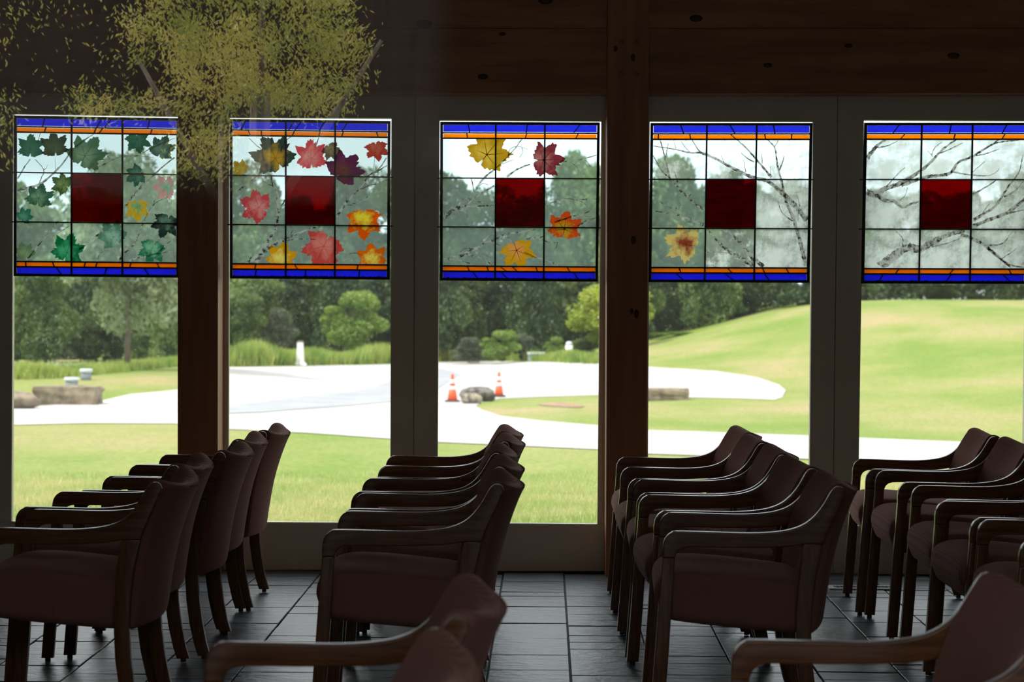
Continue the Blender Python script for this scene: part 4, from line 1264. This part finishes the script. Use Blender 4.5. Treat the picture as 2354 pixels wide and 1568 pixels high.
# ------------------------------------------------------------------ outdoors: trees
def crown_mesh(name, seed, nleaf, nblob, leaf, shape='round', aspect=1.0):
    r = np.random.default_rng(seed)
    B = []
    while len(B) < nblob:
        p = r.uniform(-1, 1, 3)
        if np.linalg.norm(p) > 0.95: continue
        if shape == 'round':
            c = np.array([p[0] * 0.36, p[1] * 0.36, 0.5 + p[2] * 0.40])
        elif shape == 'open':
            c = np.array([p[0] * 0.40, p[1] * 0.40, 0.58 + p[2] * 0.36])
        else:
            zz = (p[2] + 1) / 2
            c = np.array([p[0] * 0.40 * (1.15 - zz), p[1] * 0.40 * (1.15 - zz), 0.06 + zz * 0.86])
        B.append((c, r.uniform(0.07, 0.15)))
    per = nleaf // nblob
    cs = []
    for c, rad in B:
        d = r.normal(size=(per, 3)); d /= np.linalg.norm(d, axis=1)[:, None]
        rr = rad * (0.55 + 0.55 * r.random(per) ** 0.5)
        cs.append(c + d * rr[:, None] * np.array([1, 1, 0.8]))
    C = np.concatenate(cs)
    n = len(C)
    t = r.normal(size=(n, 3)); t /= np.linalg.norm(t, axis=1)[:, None]
    b = r.normal(size=(n, 3)); b -= (b * t).sum(1)[:, None] * t; b /= np.linalg.norm(b, axis=1)[:, None]
    s = (leaf * r.uniform(0.6, 1.3, n))[:, None]
    V = np.stack([C - t * s, C + b * s * 0.45, C + t * s, C - b * s * 0.45], 1)
    me = bpy.data.meshes.new(name)
    me.vertices.add(n * 4); me.vertices.foreach_set('co', V.reshape(-1))
    me.loops.add(n * 4); me.loops.foreach_set('vertex_index', np.arange(n * 4, dtype=np.int32))
    me.polygons.add(n); me.polygons.foreach_set('loop_start', np.arange(0, n * 4, 4, dtype=np.int32))
    me.update(calc_edges=True)
    return me
CROWNS = {}
PARAM = [('round', 11, 16000, 46, .020), ('round', 12, 16000, 40, .020), ('open', 13, 13000, 44, .020), ('tall', 14, 16000, 50, .019)]
def crown(kind, matname):
    key = (kind, matname)
    if key not in CROWNS:
        s = PARAM[kind]
        base = ('base', kind)
        if base not in CROWNS:
            CROWNS[base] = crown_mesh('crown', s[1], s[2], s[3], s[4], s[0])
        me = CROWNS[base].copy(); me.materials.append(M_leaf[matname])
        CROWNS[key] = me
    return CROWNS[key]
def trunk_mesh(h, r0, r1, forks=()):
    bm = bmesh.new()
    def limb(p, q, a, b, seg=8):
        d = (q - p)
        m4 = Matrix.Translation((p + q) / 2) @ d.to_track_quat('Z', 'Y').to_matrix().to_4x4()
        bmesh.ops.create_cone(bm, cap_ends=True, segments=seg, radius1=a, radius2=b, depth=d.length, matrix=m4)
    limb(Vector((0, 0, -0.2)), Vector((0.02 * h, 0, h)), r0, r1)
    for (z, dx, dy, dz, rr) in forks:
        limb(Vector((0.02 * h * z / h, 0, z)), Vector((dx, dy, z + dz)), rr, rr * 0.35, 6)
    me = bpy.data.meshes.new('trunk'); bm.to_mesh(me); bm.free()
    me.polygons.foreach_set('use_smooth', [True] * len(me.polygons))
    return me
def tree(px, Y, top_py, wpx, kind, mn, label, group, name='tree', rz=0.0, low=0.0, cat='tree', trunk=True, zb=None):
    p = W(px, top_py, Y)
    zg = ground(p.x, Y) if zb is None else zb
    H = p.z - zg
    Wd = wpx / F * Y
    t = thing(name, label, cat, (p.x, Y, zg), rz, group)
    c = bpy.data.objects.new('crown' if trunk else 'foliage', crown(kind, mn)); COL.objects.link(c); c.parent = t
    c.location = (0, 0, H * low)
    c.scale = (Wd, Wd, H * (1 - low))
    if trunk:
        me = trunk_mesh(H * 0.7, H * 0.022, H * 0.008, [(H * .35, H * .14, H * .05, H * .25, H * .010), (H * .42, -H * .13, -H * .04, H * .22, H * .010), (H * .5, H * .03, -H * .12, H * .2, H * .008)])
        me.materials.append(M_bark)
        o = bpy.data.objects.new('trunk', me); COL.objects.link(o); o.parent = t
    return t

gF = 'trees of the far wood'
FOREST = [
    # px, Y, top, width, kind, mat
    (40, 100, 395, 300, 0, 'mid'), (175, 108, 430, 280, 1, 'dark'), (330, 104, 370, 330, 3, 'mid'), (455, 112, 400, 300, 0, 'dark'),
    (560, 106, 335, 300, 1, 'mid'), (690, 114, 430, 300, 0, 'dark'), (800, 104, 345, 300, 3, 'dark'), (905, 112, 350, 320, 1, 'mid'),
    (1020, 106, 365, 300, 0, 'dark'), (1120, 116, 395, 260, 1, 'dark'), (1215, 112, 420, 260, 3, 'dark'), (1310, 102, 318, 300, 0, 'mid'),
    (1420, 110, 350, 300, 1, 'dark'), (1560, 104, 322, 330, 3, 'mid'), (1690, 112, 372, 280, 0, 'dark'), (1800, 108, 392, 280, 1, 'dark'),
    (1900, 114, 400, 280, 0, 'mid'), (2010, 106, 410, 270, 3, 'dark'), (2120, 112, 420, 280, 1, 'dark'), (2230, 106, 425, 290, 0, 'dark'),
    (2340, 110, 370, 300, 3, 'mid'), (2450, 106, 350, 300, 1, 'dark'), (-70, 108, 400, 300, 1, 'dark'),
]
tone = {'mid': 'mid green', 'dark': 'dark green'}
frm = {0: 'broad', 1: 'billowy', 3: 'tapering'}
def slot(px):
    if px < 20: return 'beyond the left photo edge'
    if px > 2330: return 'at the right photo edge'
    for a, b, nm in ((20, 408, 'leftmost window'), (408, 524, 0), (524, 900, 'second window'), (900, 1008, 1), (1008, 1380, 'middle window'), (1380, 1490, 2), (1490, 1862, 'fourth window'), (1862, 1972, 3), (1972, 2354, 'rightmost window')):
        if a <= px < b:
            if isinstance(nm, int):
                return ('behind the left timber post', 'behind the second pair of door stiles', 'behind the right timber post', 'behind the last door stiles')[nm]
            f_ = (px - a) / (b - a)
            return '%s of the %s' % ('left part' if f_ < .34 else 'middle' if f_ < .67 else 'right part', nm)
for i, (px, Y, tp, wd, k, mn) in enumerate(FOREST):
    lab = 'tall %s %s tree of the far wood, %s' % (frm[k], tone[mn], slot(px))
    tree(px, Y, tp, wd, k, mn, lab, gF, 'forest_tree', rz=i * 1.3)
# lower, denser understorey along the wood edge
random.seed(9)
und = 0
for px in range(-40, 2460, 70):
    Y = 96 + (und % 3) * 2.5
    mn = ['dark', 'mid', 'dark', 'dark', 'mid'][und % 5]
    tree(px + random.uniform(-18, 18), Y, 560 + random.uniform(-60, 50), 200, (3, 0, 3, 1)[und % 4], mn,
         'low %s %s understorey tree, %s' % ({0: 'rounded', 1: 'billowy', 3: 'conical'}[(3, 0, 3, 1)[und % 4]], {'mid': 'mid green', 'dark': 'shaded dark green'}[mn], slot(px)),
         'understorey trees of the far wood', 'understorey_tree', rz=und * 2.1, trunk=False, low=-0.16)
    und += 1
# named lighter trees and shrubs before the wood
tree(812, 90, 655, 190, 1, 'bright', 'bright green rounded tree right of the white marker', None, 'round_tree', 0.4, 0.02)
tree(1400, 88, 640, 285, 0, 'yellow', 'bright yellow green maple spreading behind the right timber post', None, 'maple_tree', 1.0, 0.06)
tree(640, 92, 700, 130, 3, 'olive', 'grey olive shrub left of the white marker', None, 'shrub', 0, 0, 'shrub', False)
tree(560, 92, 650, 140, 0, 'mid', 'mid green tree just right of the left timber post', None, 'small_tree', 0, 0.0, 'tree', False)
tree(1150, 90, 752, 120, 1, 'bright', 'round yellow green bush left of the utility box', None, 'bush', 0, 0, 'bush', False)
tree(1205, 91, 762, 70, 0, 'olive', 'small olive bush behind the utility box', None, 'bush', 0, 0, 'bush', False)
tree(1080, 92, 770, 130, 3, 'olive', 'grey green bush behind the left traffic cone', None, 'bush', 0, 0, 'bush', False)
tree(1275, 90, 770, 60, 1, 'bright', 'narrow green bush left of the white post', None, 'bush', 0, 0, 'bush', False)
tree(1345, 89, 775, 80, 0, 'mid', 'low green bush right of the white post', None, 'bush', 0, 0, 'bush', False)
tree(1560, 92, 762, 170, 1, 'bright', 'low bright green bush at the left foot of the hill', None, 'bush', 0, 0, 'bush', False)
tree(2060, 100, 640, 190, 0, 'bright', 'light green tree behind the hill crest, left of the faint trunks', None, 'hill_tree', 2.0, 0.1)
tree(2255, 98, 690, 120, 1, 'mid', 'pale green bush on the hill crest near the right edge', None, 'bush', 0, 0, 'bush', False)
tree(1660, 97, 640, 200, 3, 'mid', 'mid green tree behind the hill, right of the right timber post', None, 'hill_tree', 2.0, 0.05)
tree(95, 72, 560, 220, 1, 'mid', 'leafy green tree at the far left behind the stone block', None, 'small_tree', 1.0, -0.22, 'tree', False)
tree(240, 74, 690, 200, 0, 'dark', 'dark bush behind the trunk of the lone tree', None, 'thicket', 1.0, -0.3, 'bush', False)
for q_, (px_, k_, m_, l_) in enumerate(((45, 3, 'dark', 'dark low bush at the far left edge of the leftmost window'), (150, 3, 'dark', 'dark low bush between the leafy tree and the lone trunk'), (330, 3, 'mid', 'mid green low bush just right of the lone trunk'))):
    tree(px_, 76 + q_, 735 + 12 * q_, 170, k_, m_, l_, None, 'bush', q_ * 1.7, -0.2, 'bush', False)
tree(400, 72, 640, 160, 3, 'mid', 'green bush touching the left timber post', None, 'thicket', 2.0, -0.15, 'bush', False)
# the lone tree with the straight trunk at left
g = G(292, 852)
p = W(292, 330, g.y)
t = thing('lone_tree', 'lone pale leaved tree with straight grey trunk on the left lawn', 'tree', (g.x, g.y, ground(g.x, g.y)))
H = p.z - ground(g.x, g.y)
me = trunk_mesh(H * .62, 0.085 * g.y / 50, 0.05, [(H * .22, -.9, .2, 1.7, .05), (H * .25, 1.0, -.2, 1.6, .05), (H * .3, -.5, .3, 2.6, .05), (H * .33, .6, 0, 2.4, .04)])
me.materials.append(M_bark)
o = bpy.data.objects.new('trunk', me); COL.objects.link(o); o.parent = t
o = bpy.data.objects.new('crown', crown(2, 'pale')); COL.objects.link(o); o.parent = t
cw = 420 / F * g.y
o.location = (0.02 * cw, 0, -H * .04); o.scale = (cw, cw, H * 1.08)

# ------------------------------------------------------------------ outdoors: small things
def rock_mesh(name, sx, sy, sz, seed, rough=0.18, blocky=False):
    r = random.Random(seed)
    bm = bmesh.new()
    if blocky:
        bmesh.ops.create_cube(bm, size=2.0)
        bmesh.ops.subdivide_edges(bm, edges=list(bm.edges), cuts=4, use_grid_fill=True)
    else:
        bmesh.ops.create_icosphere(bm, subdivisions=3, radius=1.0)
    from mathutils import noise
    off = Vector((seed * 3.1, 1.7, 0.3))
    for v in bm.verts:
        n_ = noise.noise(v.co * 1.3 + off) * rough + noise.noise(v.co * 3.1 + off) * rough * 0.5
        v.co *= 1 + n_
        v.co.x *= sx / 2; v.co.y *= sy / 2; v.co.z = v.co.z * sz / 2
    me = bpy.data.meshes.new(name); bm.to_mesh(me); bm.free()
    if not blocky:
        me.polygons.foreach_set('use_smooth', [True] * len(me.polygons))
    return me
def rock(name, x0, x1, ytop, ybot, m, label, seed, blocky=False, depth=0.6, par=None):
    g = G((x0 + x1) / 2, ybot)
    s = F / g.y
    Wd = (x1 - x0) / s; H = (ybot - ytop) / s
    me = rock_mesh(name, Wd, depth, H * 1.25, seed, 0.12 if blocky else 0.25, blocky)
    o = link(name, me, m, par)
    o.location = (g.x, g.y + depth * 0.4, ground(g.x, g.y) + H * 0.48)
    if label:
        tag(o, label, 'rock')
    return o
rock('stone_block', 76, 221, 893, 931, M_slab, 'long tan stone block lying on the left lawn edge', 3, True, 0.7)
rock('field_stone', -30, 84, 905, 941, M_slab, 'low stone half hidden at the left window edge', 5, False, 0.8)
rock('stone_slab', 1470, 1582, 896, 921, M_slab, 'flat layered stone slab on the island right of the right post', 8, True, 0.6)
rock('boulder', 1060, 1140, 892, 924, M_rockdark, 'dark mottled boulder between the two traffic cones', 6, False, 0.6)
rock('field_stone', 1057, 1108, 906, 929, M_rock, 'small rounded stone leaning on the boulder front left', 11, False, 0.4)

def cone(px, ybot, ytop, label):
    g = G(px, ybot)
    h = (ybot - ytop) / (F / g.y)
    t = thing('traffic_cone', label, 'traffic cone', (g.x, g.y, ground(g.x, g.y) + 0.035), group='traffic cones beside the boulder')
    r0 = h * 0.20
    rr = lambda q: r0 * (1 - q) * 0.98 + h * 0.035 * q
    box('cone_base', (-h * .27, -h * .27, 0), (h * .27, h * .27, h * .045), M_black, t, 0.004)
    for a, b, m_ in ((.04, .42, M_cone), (.42, .56, M_white), (.56, .66, M_cone), (.66, .80, M_white), (.80, .92, M_cone)):
        k_ = .004 if m_ is M_white else 0
        lathe('reflective_band' if m_ is M_white else 'cone_body', [(rr(a) + k_, h * a), (rr(b) + k_, h * b)], m_, t)
    lathe('cone_tip', [(h * .045, h * .91), (h * .062, h * .94), (h * .055, h * .985), (h * .02, h * 1.0)], M_cone, t)
cone(1040, 926, 863, 'orange traffic cone with white bands left of the dark boulder')
cone(1147, 914, 858, 'orange traffic cone with white bands right of and behind the boulder')

def bin_(px, ybot, ytop, wpx, label):
    g = G(px, ybot)
    s = F / g.y
    h = (ybot - ytop) / s; w_ = wpx / s
    t = thing('litter_bin', label, 'bin', (g.x, g.y, ground(g.x, g.y)), group='grey litter bins on the left lawn')
    lathe('bin_body', [(w_ * .40, -0.05), (w_ * .42, h * .72)], M_bin, t, 20)
    lathe('bin_lid', [(w_ * .42, h * .66), (w_ * .5, h * .72), (w_ * .5, h * .93), (w_ * .46, h * 1.0)], M_binlid, t, 20)
bin_(165, 892, 868, 35, 'grey lidded round bin just behind the long stone block')
bin_(198, 874, 848, 29, 'grey lidded round bin standing farther up the lawn')

# white marker obelisk, utility box, white post
g = G(690, 841); s = F / g.y
t = thing('white_marker', 'white tapering stone marker on a flared foot across the drive', 'marker', (g.x, g.y, ground(g.x, g.y) + 0.03))
h = 56 / s
def taper(nm, b, tp, z0, z1, m_, par):
    vs = [(sx * b, sy * b, z0) for sx, sy in ((-1, -1), (1, -1), (1, 1), (-1, 1))] + [(sx * tp, sy * tp, z1) for sx, sy in ((-1, -1), (1, -1), (1, 1), (-1, 1))]
    return link(nm, mesh(nm, vs, [(3, 2, 1, 0), (4, 5, 6, 7), (0, 1, 5, 4), (1, 2, 6, 5), (2, 3, 7, 6), (3, 0, 4, 7)]), m_, par)
taper('marker_foot', 15 / s, 9 / s, 0, h * .12, M_white, t)
taper('marker_shaft', 8.5 / s, 6.5 / s, h * .12, h * .93, M_white, t)
taper('marker_cap', 6.8 / s, 5.5 / s, h * .93, h, M_bark, t)
g = G(1232, 830); s = F / g.y
t = thing('utility_box', 'low grey green utility cabinet beyond the drive', 'utility box', (g.x, g.y, ground(g.x, g.y)))
box('cabinet_body', (-18 / s, -.3, 0), (18 / s, .3, 15 / s), M_box, t, 0.01)
box('cabinet_lid', (-20 / s, -.34, 15 / s), (20 / s, .34, 20 / s), M_binlid, t, 0.01)
g = G(1308, 826); s = F / g.y
t = thing('meter_post', 'short white rounded utility post among the weeds', 'post', (g.x, g.y, ground(g.x, g.y)))
lathe('post_body', [(5.5 / s, 0), (5.5 / s, 10 / s), (8 / s, 12 / s), (8.5 / s, 32 / s)], M_white, t)
lathe('post_cap', [(8.5 / s, 32 / s), (7 / s, 38 / s), (3 / s, 41 / s)], M_binlid, t)

# ------------------------------------------------------------------ behind the camera: glass front, willow, added dark backdrop for the reflection
struct(box('post_front', (-1.9, Yback - 0.1, 0.0), (-1.7, Yback + 0.1, ZC), M_wood_col))  # posts set inward to narrow the unseen opening and cut side fill
struct(box('post_front', (1.7, Yback - 0.1, 0.0), (1.9, Yback + 0.1, ZC), M_wood_col))
a = W(-500, 420, Yback); b = W(1010, 420, Yback)
wn = structe('window_1', (0, 0, 0))
box('pane', (-1.7, Yback - 0.003, a.z), (b.x, Yback + 0.003, 2.9), M_pane_near, wn)  # partial front glass, cut to where the willow reflection is wanted
box('window_head', (-1.7, Yback - 0.05, 2.9), (1.7, Yback + 0.05, 3.05), M_wood_col, wn)
struct(box('terrace', (-14, -24, -0.3), (14, Yback - 0.2, -0.05), M_slate))
struct(box('front_fill_block', (XL, Yback - 0.08, 0.0), (-1.9, Yback + 0.08, ZC), M_wall))  # unseen walls added beside the opening to reduce fill light
struct(box('front_fill_block', (1.9, Yback - 0.08, 0.0), (XR, Yback + 0.08, ZC), M_wall))
M_backdrop = surface('dark reflection backdrop', (0.012, 0.007, 0.004), (0.022, 0.013, 0.008), 3, 0.9, stretch=(6, 6, 0.5))
struct(box('backdrop_wall', (-12, -18.4, -0.3), (12, -18.0, 7.5), M_backdrop))  # added dark wall that keeps bright sky out of the pane's reflection

def willow():
    d = 12.0
    Yt = 2 * Yback - d
    r = np.random.default_rng(3)
    def V3(px, py, dd=d):
        return W(px, py, dd)
    C = []; T = []
    # sprays: (px, py, spread px, count)
    SP = []
    for k in range(120):
        px = 300 + 530 * r.random() ** 0.9; py = -170 + 420 * r.random()
        if px < 340 and 40 > py: continue
        if py > 175 and px < 380: px += 90
        SP.append((px, py, 23, 135))
    for k in range(26):
        SP.append((410 + 110 * r.random(), 220 + 200 * r.random(), 22, 60))
    for k in range(14):
        SP.append((180 + 200 * r.random(), 205 + 55 * r.random(), 20, 60))
    for k in range(18):
        SP.append((520 + 280 * r.random(), 200 + 60 * r.random(), 22, 60))
    for k in range(40):
        SP.append((-60 + 330 * r.random(), -150 + 330 * r.random(), 26, 11))
    for k in range(14):
        SP.append((-60 + 90 * r.random(), 230 + 160 * r.random(), 20, 26))
    for (px, py, sp, n) in SP:
        dd = d + r.normal(0, 0.5)
        c = W(px, py, dd); u = sp / F * d
        q = r.normal(size=(n, 3)) * np.array([u, u * 1.2, u * 0.8])
        C.append(np.array([[c.x, 2 * Yback - c.y, c.z]]) + q)
        lean = r.normal(0, .6)
        tt = np.stack([r.normal(lean, .75, n), r.normal(0, .6, n), -np.ones(n)], 1)
        T.append(tt)
    C = np.concatenate(C); T = np.concatenate(T)
    T /= np.linalg.norm(T, axis=1)[:, None]
    n = len(C)
    b = r.normal(size=(n, 3)); b -= (b * T).sum(1)[:, None] * T; b /= np.linalg.norm(b, axis=1)[:, None]
    s = r.uniform(0.010, 0.021, n)[:, None]
    V = np.stack([C - T * s, C + b * s * 0.34, C + T * s, C - b * s * 0.34], 1)
    base = Vector((-1.6, Yt, -0.05))
    V -= np.array(base)
    me = bpy.data.meshes.new('crown')
    me.vertices.add(n * 4); me.vertices.foreach_set('co', V.reshape(-1))
    me.loops.add(n * 4); me.loops.foreach_set('vertex_index', np.arange(n * 4, dtype=np.int32))
    me.polygons.add(n); me.polygons.foreach_set('loop_start', np.arange(0, n * 4, 4, dtype=np.int32))
    me.update(calc_edges=True)
    t = thing('willow_tree', 'sunlit golden green narrow leaved tree mirrored in the front glass at upper left', 'tree', base)
    link('crown', me, M_leaf['willow'], t)
    tm = trunk_mesh(2.7, .12, .06, [(1.6, -.7, 0, 1.3, .035), (1.8, .8, .1, 1.2, .035), (2.1, .1, .2, 1.4, .03)])
    link('trunk', tm, M_bark, t)
willow()
print('tiles', cnt, 'objects', len(bpy.data.objects))
